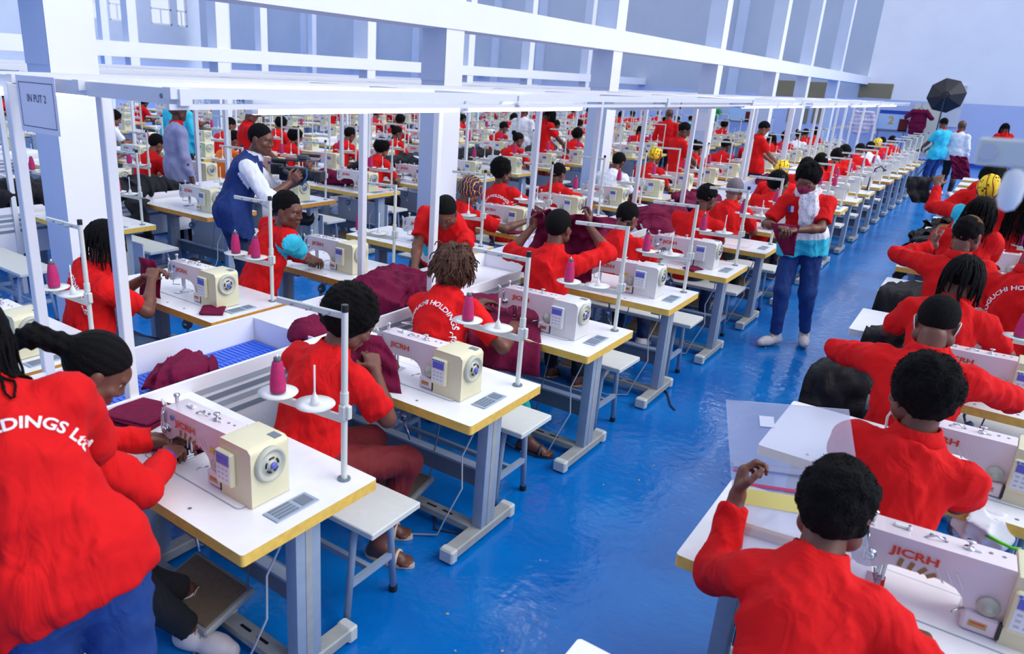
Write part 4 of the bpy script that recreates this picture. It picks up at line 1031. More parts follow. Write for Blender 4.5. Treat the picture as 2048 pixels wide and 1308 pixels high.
def light(x, y, z, L, lit, lab):
    t = thing('fluorescent_light', lab, 'light', (x, y, z), 0, 'fluorescent lights on the frames')
    b = MB(); b.box((0, 0, .032), (.045, L, .028), M['frame']); b.build('housing', t)
    b = MB(); b.cyl((0, -L / 2 + .02, 0), (0, L / 2 - .02, 0), .02, M['tube'] if lit else M['tubeoff'], 12); b.build('tube', t)
    for s in (-1, 1):
        b = MB(); b.box((0, s * (L / 2 - .012), .008), (.04, .03, .05), M['frame']); b.build('end_cap', t)
def frames():
    ys = [.26, 2.3, 4.45, 6.75, 8.9, 11.1, 13.3, 15.5, 17.7, 19.8]
    block_frame(-1.7, -1.2, ys, -2.25, -.62, zt=2.045, lab='over the row left of the blue aisle', yend=20.5)
    n = 0
    for y, lit in ((.66, 1), (2.0, 1), (3.75, 0), (5.05, 0), (6.89, 1), (8.25, 1), (10.1, 1), (11.4, 1), (13.2, 1), (14.5, 1), (16.3, 1), (17.6, 1)):
        light(-.75, y + .66, 2.0, 1.32, lit, '%s tube light, %s from front over the row left of the blue aisle' % ('lit white' if lit else 'unlit grey', ORD[n])); n += 1
    light(-2.2, .5, 1.99, 1.0, 1, 'lit white tube light behind the paper sign on the frame')
    for i, (a, nm, y0) in enumerate(((-6.09, 'first block past the square columns', 1.8), (-9.98, 'second block past the square columns', 3.0), (-14.65, 'third block past the square columns', 5), (-18.5, 'farthest block past the square columns', 6))):
        block_frame(a, a + .42, [y0 + 2.4 * k for k in range(8)], a - .6, a + 1.1, zt=2.0 if i == 0 else 1.98, lab='over the ' + nm, yend=y0 + 20, far=True)
frames()
def troughs():
    for (x0, x1, y0, y1, lab, first) in ((-1.69, -1.17, -.95, 20.5, 'long white garment trough between the two front rows of tables', True), (-6.08, -5.68, 1.5, 24, 'white garment trough in the first block past the square columns', False), (-10.0, -9.6, 2.5, 24, 'white garment trough in the second block past the square columns', False)):
        cx = (x0 + x1) / 2; t = thing('garment_trough', lab, 'trough', (cx, y0, 0)); L = y1 - y0; hw = (x1 - x0) / 2
        for s in (-1, 1):
            b = MB(); b.box((s * hw, L / 2, .6), (.018, L, .44), M['trough'])
            b.build('side_board', t)
            if s > 0:
                q = MB()
                for i, (z, m) in enumerate(((.745, 'strip1'), (.70, 'strip2'), (.655, 'strip1'), (.6, 'strip2'))): q.box((s * (hw + .0105), L / 2, z), (.004, L, .026), M[m])
                q.build('grey_strip', t)
        y = y0; k = 0
        while y < y1 - .5:
            ln = 1.173; bl = first and k in (1, 4, 7, 9)
            b = MB()
            if bl:
                b.box((0, y - y0 + ln / 2, .675), (2 * hw - .03, ln - .03, .012), M['bluemesh'])
                for i in range(40):
                    for j in range(3): b.box(((j - 1) * (2 * hw - .05) / 3, y - y0 + .04 + i * .028, .6825), ((2 * hw - .05) / 3 - .02, .014, .004), M['bluemesh'])
                b.build('blue_grating', t)
            else:
                b.box((0, y - y0 + ln / 2, .70 if k % 2 else .66), (2 * hw - .02, ln - .02, .012), M['trough']); b.build('floor_board', t)
            if k < 12:
                d = MB(); d.box((0, y - y0 + ln, .735), (2 * hw - .02, .008, .15), M['trough']); d.build('divider', t)
            for s in (-1, 1):
                if k % 2 == 0: d = MB(); d.box((s * (hw - .03), y - y0 + .1, .2), (.035, .035, .4), M['steel']); d.build('leg', t)
            y += ln; k += 1
troughs()
# ------------------------------------------------------------------ people posed one by one
import time as _t
_t0 = _t.time()
def seat(row, k, label, H=None, hands=None, dx=0.0, py=-.36, pz=.6, feet=None, **kw):
    xr, y = ROWS[row][k]; cx = xr - (.74 if row != 'RB' else .74) + dx
    H = H or (cx, y - .1, 1.19)
    P = (cx + (H[0] - cx) * .15, y + py, pz)
    hands = hands or [(cx - .14, y + .16, .81), (cx + .1, y + .12, .81)]
    feet = feet or [(cx - .13, y + .12, .085), (cx + .1, y + .1, .085)]
    return person(label, P, H, hands=hands, feet=feet, group='sewing workers', **kw)
SH = {}
N_ = 'NOGUCHI HOLDINGS Ltd'
# standing woman close on the left, seen from behind, bending over the first table
SH['front'] = person('woman with long black braids standing bent over at lower left, back turned', (-0.1, -0.455, 0.95), (-0.41, -0.494, 1.495), face=(-.93, .3, 0), look=(-.85, .3, -.5), hands=[(-0.612, -0.613, 1.075), (-0.583, -0.198, 1.001)], feet=[(-0.002, -0.601, 0.085), (0.06, -0.367, 0.085)], footdir=[(-.9, .2), (-.9, .2)], knee=[(-1, .2, 0), (-1, .2, 0)], elb=[(0, -.6, -.8), (.1, .6, -.8)], hair='long', sleeve='half', trous='jeans', text=N_, tx=-.035, w=.98, hem=.08, s=1.03, skin='skinB')
SH['r0'] = seat('R', 0, 'woman with tied-back cornrows and blue wristband sewing at nearest table beside the aisle', H=(-0.58, -0.099, 1.245), hands=[(-0.75, 0.198, 0.835), (-0.599, 0.128, 0.846)], dx=.16, py=-.46, look=(.35, .85, -.75), hair='tail', sleeve='long', trous='trB', face=(.1, 1, 0), elb=[(-.9, -.3, -.5), (.9, -.5, -.5)], curl=(.7, .75), feet=[(-0.74, 0.34, 0.085), (-0.6, 0.17, 0.085)], tl=.9, footdir=[(.8, .4), (.85, .35)])
SH['r1'] = seat('R', 1, 'woman with round black afro holding maroon cloth, second table beside the aisle', H=(-0.545, 0.988, 1.149), hands=[(-0.661, 1.245, 0.862), (-0.552, 1.156, 0.881)], dx=.17, py=-.40, look=(.45, .8, -.6), hair='afro', trous='trM', w=1.0, elb=[(-.8, -.3, -.6), (.75, -.35, -.75)], shoes='sandal', feet=[(-0.56, 1.2, .085), (-.42, 1.05, .085)], curl=(.9, .9), footdir=[(.9, .4), (.9, .3)], knee=[(.1, .7, .6), (.3, .7, .5)], tl=.8)
SH['r2'] = seat('R', 2, 'woman with bushy brown curls and NOGUCHI HOLDINGS shirt at third table beside the aisle', H=(-0.838, 2.145, 1.122), hands=[(-0.911, 2.471, 0.824), (-0.529, 2.313, 0.798)], dx=.0, look=(.1, .95, -.35), hair='curly', trous='trT', w=1.08, text=N_, tx=.03, elb=[(-.8, -.3, -.6), (.8, -.2, -.6)], shoes='sandalD', feet=[(-0.68, 2.62, .085), (-.44, 2.42, .085)], knee=[(.2, .7, .8), (.7, .45, .6)], footdir=[(.6, .6), (.9, .2)], tl=.85)
SH['r3'] = seat('R', 3, 'close-cropped worker raising maroon cloth with both hands, fourth table beside the aisle', H=(-0.789, 3.242, 1.223), hands=[(-1.098, 3.439, 1.153), (-0.674, 3.459, 1.229)], look=(.05, 1, -.1), hair='short', sleeve='half', trous='trB', elb=[(-.9, -.1, -.7), (.9, -.1, -.7)], palm=[(.8, -.3, 0), (-.8, -.3, 0)], fdir=[(.1, .4, .9), (-.1, .5, .9)], curl=(.9, .9), shoes='sandalT', w=1.05)
SH['r4'] = seat('R', 4, 'woman with black hair puff and red shirt at fifth table beside the aisle', H=(-0.794, 4.398, 1.147), look=(.3, .95, -.45), hair='crop', w=1.08, trous='jeansD')
SH['r5'] = seat('R', 5, 'woman in red at the overlock machine, sixth table beside the aisle', H=(-0.55, 5.554, 1.225), dx=.15, look=(.4, .9, -.3), hair='crop', w=1.05, trous='jeansD', shoes='sandalD')
SH['r6'] = seat('R', 6, 'grey-haired shaven man in red, seventh table beside the aisle', H=(-0.649, 6.77, 1.177), dx=.08, look=(.05, 1, -.25), hair='grey', w=1.1, skin='skinC')
SH['r7'] = seat('R', 7, 'woman in profile with short curly hair, eighth table beside the aisle', H=(-0.474, 7.857, 1.18), dx=.2, look=(.8, .6, -.15), hair='afroS', w=1.0)
# row left of the trough
SH['l1'] = seat('L', 1, 'woman with chin-length black braids stitching maroon cloth, beside the first square column', H=(-2.439, 0.988, 1.171), hands=[(-2.544, 1.285, 0.896), (-2.433, 1.245, 0.907)], dx=.04, look=(.75, .65, -.3), face=(.25, 1, 0), hair='bob', text=N_, trous='jeansP', w=1.12, elb=[(-.6, -.4, -.6), (.7, -.4, -.7)], curl=(.9, 1.0), feet=[(-2.492, 1.543, 0.085), (-2.203, 1.344, 0.085)], knee=[(.2, .8, .6), (.5, .8, .5)])
SH['l2'] = seat('L', 2, 'man in red and cyan polo leaning on his table and glancing right', H=(-2.195, 2.115, 1.261), hands=[(-2.463, 2.52, 0.812), (-2.331, 2.52, 0.813)], dx=.2, py=-.46, face=(.4, 1, 0), look=(.95, .3, -.15), hair='crop', sleevem='shirtC', shu=(.04, .075), trous='jeansD', w=1.12, elb=[(-.6, -.3, -.4), (.15, -.25, -1)], bands=[(-.15, .02, 'shirtW')], feet=[(-2.106, 2.398, 0.085), (-1.911, 2.347, 0.085)])
SH['l3'] = person('woman with braids bending over the white trough to reach the maroon garments', (-1.87, 3.4, 0.93), (-1.645, 3.12, 1.215), face=(.35, -.95, 0), look=(.35, -.75, -.75), hands=[(-1.38, 2.86, .92), (-1.67, 2.8, .8)], elb=[(.6, .2, .3), (-.5, .3, -.2)], feet=[(-1.79, 3.43, .085), (-1.88, 3.31, .085)], footdir=[(.3, -.9), (.2, -.9)], knee=[(.2, -.9, 0), (.2, -.9, 0)], hair='corn', bands=[(.12, .26, 'shirtC'), (.02, .12, 'shirtW')], trous='trB', w=1.08, curl=(.8, .5), group='workers on their feet', hem=.02)
SH['l4'] = seat('L', 4, 'woman in a colourful patterned hair cap stretching her right arm over the machine', H=(-2.321, 4.398, 1.157), hands=[(-2.379, 4.892, 0.793), (-1.89, 4.724, 0.919)], dx=.2, look=(.5, .8, -.6), hair='cap', w=1.1, elb=[(-.6, -.3, -.6), (.3, -.4, -.6)])
SH['l5'] = seat('L', 5, 'worker with tall black hair and arched lettering on the back, behind the patterned cap', H=(-2.713, 5.554, 1.203), dx=.0, look=(.55, .85, -.1), hair='tall', text=N_, skin='skinB')
SH['l6'] = seat('L', 6, 'short-haired worker in red holding maroon cloth, left of the white-shirted man', H=(-2.628, 6.641, 1.123), hands=[(-2.605, 7.215, 0.799), (-2.333, 7.116, 0.775)], look=(.2, .95, -.4), hair='crop')
# cameraman in the aisle
SH['camman'] = person('cameraman in navy vest and white shirt pointing a camcorder to the right', (-3.607, 2.747, 0.98), (-3.445, 2.945, 1.583), face=(.7, .75, 0), look=(.93, .38, -.2), hands=[(-3.394, 3.36, 1.22), (-3.278, 3.103, 1.234)], elb=[(-.2, .2, -.9), (.2, -.5, -.8)], feet=[(-3.716, 2.886, 0.085), (-3.549, 2.678, 0.085)], footdir=[(.8, .6), (.8, .6)], hair='short', shirt='vest', sleeve='half', sleevem='shirtW', trous='jeansD', palm=[(0, -.3, -1), (-.6, .7, 0)], fdir=[(.6, .6, .4), (.55, .5, .65)], curl=(.8, 1.0), group='visitors', s=1.08, w=1.02, text=None)
# walking woman in the aisle
SH['walk'] = person('woman walking down the blue aisle in maroon mask and white dotted scarf', (0.264, 5.791, 0.93), (0.214, 5.673, 1.472), face=(.1, -1, 0), look=(-.12, -.9, -.45), hands=[(0.254, 5.396, 1.087), (0.139, 5.386, 1.094)], elb=[(.9, .3, -.6), (-.9, .3, -.6)], feet=[(0.415, 5.885, 0.085), (0.217, 5.668, 0.085)], footdir=[(.25, -.95), (-.45, -.85)], knee=[(0, -1, 0), (0, -1, 0)], hair='afroS', shirt='shirtR', bands=[(.34, .39, 'shirtC'), (.14, .34, 'shirtW'), (-.4, .14, 'shirtC')], trous='jeans', mask='maskM', scarf='scarfW', w=1.02, curl=(.8, .8), palm=[(0, .2, -1), (0, .2, -1)], group='workers on their feet', hem=.1, s=.97)
# right of the aisle
SH['b1'] = seat('RB', 1, 'worker with round black hair holding up a clear plastic template, lower right', H=(1.345, 0.83, 1.125), hands=[(1.076, 0.988, 0.984), (1.62, .86, 0.8)], dx=-.03, py=-.42, look=(.1, .95, -.45), hair='afroT', sleeve='long', w=.92, elb=[(-.15, -.2, -1), (.9, -.5, -.5)], palm=[(.9, .3, 0), (0, 0, -1)], fdir=[(-.1, .5, .85), None], curl=(1.1, .5))
SH['b2'] = seat('RB', 2, 'woman with big afro and black face mask behind the raised template', H=(1.449, 1.601, 1.233), dx=0, look=(-.55, .8, -.3), hair='afroS', sleeve='short', w=.98, mask='maskB')
SH['b3'] = seat('RB', 3, 'shaven man with mask straps spreading his elbows over a black garment', H=(1.417, 2.708, 1.207), hands=[(1.105, 3.083, 0.873), (1.643, 3.064, 0.858)], look=(0, 1, -.7), hair='short', sleeve='long', w=1.05, mask='mask', elb=[(-1, -.05, .0), (1, -.1, -.2)], s=1.05)
SH['b4'] = seat('RB', 4, 'woman with thick black dreadlocks right of the white board table', H=(1.46, 3.756, 1.228), look=(.3, .95, -.4), hair='dread', w=1.0, hands=[(1.266, 4.052, 0.849), (1.696, 4.052, 0.855)])
SH['b5'] = seat('RB', 5, 'worker with brown-topped short hair raising a hand above dark cloth', top='hairTop', H=(1.407, 4.823, 1.311), hands=[(1.236, 5.09, 1.176), (1.588, 5.139, 0.869)], look=(.35, .9, -.3), hair='crop', sleeve='long', w=1.0, curl=(.5, .5), palm=[(.4, .6, .5), None], fdir=[(-.3, .6, .7), None], elb=[(-.9, -.2, -.3), (.8, -.3, -.5)])
SH['b6'] = person('shaven man in black mask turned right, behind the dreadlocked woman', (1.825, 4.052, 0.62), (1.784, 4.269, 1.368), look=(.85, .6, -.35), face=(.3, 1, 0), hands=[(1.804, 4.546, 0.931), (2.075, 4.447, 0.935)], feet=[(1.694, 4.484, 0.085), (1.967, 4.489, 0.085)], hair='short', mask='mask', text=N_, w=1.1, group='sewing workers')
SH['b7'] = seat('RB', 6, 'woman with hanging braids over her face, right of the grey cloth', H=(1.439, 5.831, 1.344), look=(.55, .7, -.6), hair='braids', sleeve='short', w=1.1)
SH['b8'] = seat('RB', 7, 'woman with very long black braids down her back at right edge', H=(1.718, 6.819, 1.443), dx=.25, look=(.2, .95, -.2), hair='long', w=1.1)
SH['b9'] = seat('RB', 7, 'woman in yellow print headscarf stretching her left arm with black cloth', H=(1.44, 7.116, 1.406), dx=-.02, hands=[(1.036, 7.412, 1.387), (1.587, 7.412, 0.884)], look=(.1, .95, -.2), hair='scarf', shirt='shirtC', sleeve='long', sleevem='shirtR', elb=[(-.7, .0, -.7), (.8, -.3, -.5)], w=1.1)
SH['b10'] = seat('RB', 9, 'worker in dark cap leaning over black cloth near the right wall', H=(1.408, 8.993, 1.366), hands=[(0.971, 9.092, 0.974), (1.268, 9.389, 0.89)], look=(.2, .8, -.6), hair='afroS', sleeve='short', w=1.1, skin='skinC')
def ring(root, j, i, r, m, name, off=.0):
    W, E = j['W'][i], j['E'][i]; d = unit(W - E); a = unit(np.cross(d, A(0, 0, 1))); b = np.cross(d, a); o = np.array(root.location); mb = MB(); c = W - d * off
    mb.tube([c + (a * math.cos(t) + b * math.sin(t)) * r - o for t in np.linspace(0, 2 * PI, 17)], .005, M[m], 6); mb.build(name, root)
def patch(root, j, x, y, w, h, mats, name, rnd=False, front=1):
    sh = [c for c in root.children if c.name.startswith('shirt')][0]; me = sh.data; bv = BVHTree.FromPolygons([v.co[:] for v in me.vertices], [p.vertices[:] for p in me.polygons])
    o = np.array(root.location); C, f, r, u = j['C'] - o, j['f'], j['r'], j['u']; mb = MB(); n = 20 if rnd else 6
    for k, m in enumerate(mats):
        vs = []
        if rnd: pl = [(0, 0)] + [(w * (1 - .3 * k) * math.cos(2 * PI * i / n), w * (1 - .3 * k) * math.sin(2 * PI * i / n)) for i in range(n)]; fs = [(0, 1 + i, 1 + (i + 1) % n) for i in range(n)]
        else:
            a, b = -w + 2 * w * k / len(mats), -w + 2 * w * (k + 1) / len(mats); pl = [(a + (b - a) * i / 3, -h + 2 * h * q / 3) for q in range(4) for i in range(4)]; fs = [(q * 4 + i, q * 4 + i + 1, q * 4 + i + 5, q * 4 + i + 4) for q in range(3) for i in range(3)]
        for (a, b) in pl:
            p0 = C + f * .5 * front + r * (x + a) + u * (y + b); ht = bv.ray_cast(Vector(p0), Vector(-f * front), 1); q = np.array(ht[0]) if ht[0] is not None else p0 - f * .38 * front; vs.append(q + f * front * (.003 + .0015 * k))
        mb.add(vs, fs, M[mats[k]])
    mb.build(name, root)
patch(*SH['walk'], -.085, .045, .028, 0, ['whitecloth', 'btn'], 'round_badge', True); patch(*SH['walk'], .1, .03, .034, .026, ['shirtR', 'paper', 'bannb'], 'chest_label')
ring(*SH['r0'], 1, .0315, 'band', 'wristband', .012)
print('heroes', _t.time() - _t0)
# ------------------------------------------------------------------ everyone else: a few seated and standing patterns, copied and coloured one by one
def gen_seat(key, hair, look, hands, w=1.05, hx=0.0, sleeve='short', mask=None, face=(0, 1, 0), hz=1.19):
    r, _ = person('pattern', (0, -.36, .6), (hx, -.1, hz), face=face, look=look, hands=hands, feet=[(-.13, .12, .085), (.1, .1, .085)], hair=hair, w=w, q=.62, detail=False, trous='jeansD', sleeve=sleeve, mask=mask)
    return r
def gen_stand(key, hair, look, hands, face=(0, 1, 0), sleeve='short', w=1.0):
    r, _ = person('pattern', (0, 0, .95), (0, .04, 1.58), face=face, look=look, hands=hands, feet=[(-.1, 0, .085), (.1, .04, .085)], knee=[(0, 1, 0), (0, 1, 0)], hair=hair, w=w, q=.62, detail=False, trous='jeansD', sleeve=sleeve, elb=[(-.6, -.4, -.5), (.6, -.4, -.5)])
    return r
GP = {}
HD = [(-.14, .16, .81), (.1, .12, .81)]
for k, a in {'short': ('short', (.1, .95, -.5), HD), 'afro': ('afroS', (.25, .95, -.45), HD), 'braid': ('bob', (-.1, .95, -.55), HD), 'scarf': ('scarf', (.1, .95, -.5), HD), 'bun': ('bun', (.5, .8, -.3), HD), 'crop': ('crop', (.35, .9, -.5), [(-.1, .2, .82), (.22, .1, .85)])}.items(): GP[k] = gen_seat(k, *a)
GP['stand'] = gen_stand('stand', 'crop', (.3, .9, -.5), [(-.12, .36, 1.0), (.1, .36, 1.0)])
GP['back'] = gen_stand('back', 'short', (0, 1, -.1), [(-.26, .05, .8), (.26, .08, .8)], sleeve='long', w=1.08)
GP['lean'] = gen_stand('lean', 'braids', (.2, .9, -.8), [(-.15, .45, .95), (.15, .45, .95)])
LH = {'short': 'short hair', 'afro': 'rounded black hair', 'braid': 'braided bob', 'scarf': 'yellow headscarf', 'bun': 'hair bun', 'crop': 'cropped hair'}
CN = {'shirtR': 'red', 'shirtC': 'cyan', 'shirtW': 'white', 'shirtO': 'orange', 'shirtL': 'lilac'}
used = set()
def colour(root, part, m):
    for c in root.children:
        if c.name.split('.')[0] == part:
            for s in c.material_slots: s.link = 'OBJECT'; s.material = m
def put_person(key, loc, rz, label, shirt='shirtR', skin=None, trous=None, group='sewing workers', sc=1.0, hair=None):
    src = GP[key]
    if key not in used: used.add(key); r = src; r.location = loc; r.rotation_euler.z = rz; r['label'] = label; r.scale = (sc,) * 3
    else: r = dup(src, loc, rz, label, group, sc)
    r['group'] = group
    colour(r, 'shirt', M[shirt])
    if trous: colour(r, 'trousers', M[trous])
    if hair: colour(r, 'hair', M[hair])
    for s in r.material_slots: s.link = 'OBJECT'; s.material = M[skin or 'skinA']
    return r
def crowd():
    rng = random.Random(11)
    fix = {('R', 8): ('scarf', 'shirtR'), ('L', 7): ('short', 'shirtW'), ('L', 8): ('scarf', 'shirtR'), ('L', 10): ('bun', 'shirtR'), ('B1R', 11): ('scarf', 'shirtR'), ('R', 15): ('scarf', 'shirtR'), ('B1L', 3): ('short', 'shirtR'), ('B2R', 2): ('scarf', 'shirtC'), ('B1L', 4): ('crop', 'shirtO'), ('R', 11): ('afro', 'shirtR'), ('R', 9): ('braid', 'shirtR'), ('RB', 8): ('short', 'shirtR'), ('R', 14): ('short', 'shirtW')}
    occ = {'R': (8, 1.0), 'L': (7, .92), 'B1R': (5, .75), 'B1L': (5, .7), 'B2R': (3, .6), 'B2L': (3, .5), 'B3R': (0, .45), 'B3L': (0, .4), 'B4R': (0, .4), 'B4L': (0, .3), 'RB': (10, .5)}
    for row, lst in ROWS.items():
        k0, p = occ[row]
        for k, (xr, y) in enumerate(lst):
            if (row, k) not in SEEN or (row, k) in (('L', 9), ('B1R', 9), ('B2R', 3)): continue
            if (row, k) in fix: key, sh = fix[(row, k)]
            elif k < k0 or rng.random() > p: continue
            else: key, sh = rng.choice(['short', 'afro', 'braid', 'crop', 'crop', 'short', 'afro', 'bun']), rng.choice(['shirtR'] * 12 + ['shirtC', 'shirtW'])
            put_person(key, (xr - .74 + rng.uniform(-.05, .08), y - .36 + rng.uniform(-.03, .05), 0), rng.uniform(-.15, .15), '%s worker, %s, %s from front, %s' % (CN[sh], LH[key], SEEN[(row, k)], ROWN[row]), sh, rng.choice(['skinA', 'skinB', 'skinC']), rng.choice(['jeansD', 'trB', 'jeansP', 'trM']))
    g = 'workers on their feet'
    put_person('back', (-6.2, 4.0, 0), -.3, 'man in lilac-grey shirt and black trousers standing with his back turned', 'shirtL', 'skinB', 'trB', 'visitors', 1.03, hair='skinB')
    put_person('back', (-8.45, 5.55, 0), .3, 'tall standing worker in cyan shirt left of the lilac-shirted man', 'shirtC', 'skinA', 'jeansD', g, 1.05)
    put_person('stand', (-6.28, 5.12, 0), -.6, 'standing worker in red behind the cameraman beside a far column', 'shirtR', 'skinA', 'trB', g, 1.0)
    put_person('stand', (-2.5, 10.22, 0), -.7, 'young worker in red standing with bowed head in the middle of the hall', 'shirtR', 'skinB', 'trM', g, .97)
    put_person('stand', (-1.95, 12.56, 0), -.9, 'standing worker in red with dark mask beside the far trough', 'shirtR', 'skinC', 'jeans', g, .98)
    put_person('back', (-6.3, 11.9, 0), .1, 'man in white shirt standing among the far tables behind the tube light', 'shirtW', 'skinB', 'jeansP', g, 1.0)
    put_person('lean', (-5.1, 10.72, 0), -.4, 'standing worker in red with braids carrying maroon cloth near the middle column', 'shirtR', 'skinB', 'trM', g, 1.0)
    put_person('back', (-4.6, 15.25, 0), .2, 'distant standing worker in red near the third column', 'shirtR', 'skinC', 'trB', g, 1.0)
    put_person('stand', (.21, 20.0, 0), .9, 'man in cyan polo and blue jeans standing at far end of the blue aisle', 'shirtC', 'skinB', 'jeans', g, 1.04)
    put_person('back', (.52, 20.3, 0), -.3, 'white-shirted worker standing behind the man in cyan polo', 'shirtW', 'skinA', 'trB', g, 1.02)
    put_person('lean', (1.35, 22.0, 0), .5, 'worker in red standing by the far right wall', 'shirtR', 'skinA', 'jeans', g, 1.0)
crowd()
for k, r in GP.items():
    if k not in used:
        for c in list(r.children): D.objects.remove(c)
        D.objects.remove(r)
print('crowd', _t.time() - _t0)
# ------------------------------------------------------------------ garments, props and wall things
def pile(name, label, c, rad, m, seed, group=None, rz=0.0, lumps=6, base=None, h=None, amp=.016, cat='garment pile'):
    """heaped cloth: overlapping soft lumps creased by ridged waves, flat underneath"""
    r = np.random.RandomState(seed); c = A(*c); rad = A(*rad); ca, sa = math.cos(rz), math.sin(rz); R = A(ca, sa, 0), A(-sa, ca, 0), A(0, 0, 1); R = np.stack(R)
    fs = [(ell(c, R, rad * A(.85, .85, .8)), 0)]
    for i in range(lumps):
        o = r.uniform(-.8, .8, 3) * rad * A(1, 1, .5); fs.append((ell(c + o @ R, R, rad * A(r.uniform(.35, .7), r.uniform(.35, .7), r.uniform(.35, .6))), .05))
    sc = max(rad) / .3; sc = min(max(sc, .55), 1.1)
    an = unit(r.normal(size=3) * A(1, 1, .3)); k = [unit(an + r.normal(size=3) * .45) * 2 * PI / (l_ * sc) for l_ in (.16, .11, .075)]; ph = r.uniform(0, 6, 6); kw = [unit(r.normal(size=3)) * 2 * PI / (.34 * sc) for _ in range(3)]
    def fold(p):
        wv = sum(np.sin(p @ q + f_) for q, f_ in zip(kw, ph)); t = 0
        for j, (kk, am) in enumerate(zip(k, (1, .6, .35))): t = t + am * (np.abs(np.sin(.5 * (p @ kk + ph[j + 3] + 1.5 * wv))) * 2 - 1.2)
        return t * amp * sc
    d = displace(union(fs), fold)
    b = base if base is not None else c[2] - rad[2] * .7
    V, Q = polyg(cut(d, plane((0, 0, b), (0, 0, -1))), c - rad.max() * 1.8 - .05, c + rad.max() * 1.8 + .05, h or max(.009, .011 * sc))
    org = A(c[0], c[1], b); o = link(name, np_mesh(name, V - org, Q, [m]), None, org); return tag(o, label, cat, group)
def sheet(name, label, pts, wv, m, seed=1, amp=.012, th=.004, cat='cloth', group=None, n=26, mw=16, parent=None, taper=1.0):
    """cloth following a poly-line, with width vector, creases and real thickness"""
    pts = [Vector(p) for p in pts]; wv = Vector(wv); L = [0]
    for i in range(len(pts) - 1): L.append(L[-1] + (pts[i + 1] - pts[i]).length)
    w1 = waves(seed, amp, (.06, .2), (1, 1, 1), 5, 1.6, True)
    P = []; 
    for i in range(n + 1):
        s = L[-1] * i / n; k = max(j for j in range(len(L)) if L[j] <= s + 1e-9); k = min(k, len(pts) - 2); t = (s - L[k]) / (L[k + 1] - L[k]); p = pts[k].lerp(pts[k + 1], t); d = (pts[k + 1] - pts[k]).normalized(); nr = d.cross(wv).normalized()
        for j in range(mw + 1):
            q = p + wv * ((j / mw - .5) * (1 + (taper - 1) * i / n)); a = float(w1(np.array([q]))[0]); P.append((q, nr, a))
    up = [p + nr * (a + th + amp) for p, nr, a in P]; dn = [p + nr * (a + amp) for p, nr, a in P]; N1 = len(up); fs = []; I = lambda i, j: i * (mw + 1) + j
    for i in range(n):
        for j in range(mw): fs += [(I(i, j), I(i + 1, j), I(i + 1, j + 1), I(i, j + 1)), (N1 + I(i, j), N1 + I(i, j + 1), N1 + I(i + 1, j + 1), N1 + I(i + 1, j))]
    for i in range(n): fs += [(I(i, 0), N1 + I(i, 0), N1 + I(i + 1, 0), I(i + 1, 0)), (I(i, mw), I(i + 1, mw), N1 + I(i + 1, mw), N1 + I(i, mw))]
    for j in range(mw): fs += [(I(0, j), I(0, j + 1), N1 + I(0, j + 1), N1 + I(0, j)), (I(n, j), N1 + I(n, j), N1 + I(n, j + 1), I(n, j + 1))]
    c = pts[0]; mb = MB(); mb.add([v - c for v in up + dn], fs, m, True); o = mb.build(name, parent, c)
    return o if parent else tag(o, label, cat, group)
GM = 'maroon garments'; GB = 'black garments'
pile('garment_pile', 'big heap of maroon garments on the white trough under the bending woman', (-1.52, 2.35, .8), (.26, .46, .17), M['maroon'], 3, GM, .2, 9, .715)
pile('garment_pile', 'small crumpled maroon garment on the blue grating of the trough', (-1.44, .78, .745), (.14, .19, .065), M['maroon'], 5, GM, .5, 5, .698)
pile('garment_pile', 'maroon garment hanging over the white trough wall behind the afro woman', (-1.33, 1.5, .78), (.12, .16, .1), M['maroon'], 6, GM, 0, 5, .70)
pile('garment_pile', 'maroon heap on the trough left of the woman with the hair puff', (-1.5, 5.3, .8), (.2, .42, .13), M['maroon'], 8, GM, .1, 8, .70)
pile('garment_pile', 'maroon heap on the trough right of the woman with the hair puff', (-1.36, 6.5, .8), (.24, .5, .16), M['maroon'], 9, GM, .1, 9, .70)
pile('garment_pile', 'maroon heap on the trough in front of the masked walking woman', (-1.5, 8.3, .8), (.22, .5, .15), M['maroon'], 10, GM, 0, 8, .70, h=.018)
pile('garment_pile', 'far maroon heap on the trough near its far end', (-1.4, 11.5, .8), (.22, .5, .13), M['maroon'], 12, GM, 0, 7, .70, h=.02)
pile('garment_pile', 'maroon heap on a table behind the camcorder', (-5.2, 5.75, .84), (.28, .2, .11), M['maroon'], 13, GM, .3, 7, ZT + .003)
pile('garment_pile', 'black garment heap beside the middle square column', (-5.86, 7.4, .85), (.2, .62, .17), M['navycloth'], 14, GB, 0, 9, .72, h=.018)
pile('garment_pile', 'black garment heap on the trough right of the middle column', (-5.86, 9.6, .85), (.2, .75, .16), M['navycloth'], 15, GB, 0, 9, .72, h=.02)
pile('garment_pile', 'black garment heap behind the first table past the first square column', (-5.84, 3.3, .86), (.2, .5, .15), M['navycloth'], 16, GB, 0, 9, .72)
pile('garment_pile', 'large black garment heap at the left edge', (-5.86, 2.0, .9), (.19, .55, .2), M['navycloth'], 17, GB, .1, 9, .72)
pile('garment_pile', 'black garment heap far back beyond the yellow headscarf', (-5.86, 11.8, .85), (.2, .6, .15), M['navycloth'], 18, GB, .1, 8, .72, h=.022)
pile('garment_pile', 'grey-black cloth lying on a bench among the empty tables', (-4.7, 4.45, .56), (.3, .12, .06), M['navycloth'], 19, GB, .1, 6, .5)
sheet('garment', 'black jacket sleeve hanging off the first table past the first column', [(-5.5, 3.06, .77), (-5.46, 3.0, .775), (-5.36, 2.98, .62), (-5.3, 2.97, .36)], (.28, .05, 0), M['navycloth'], 21, .015, .012, 'garment', GB)
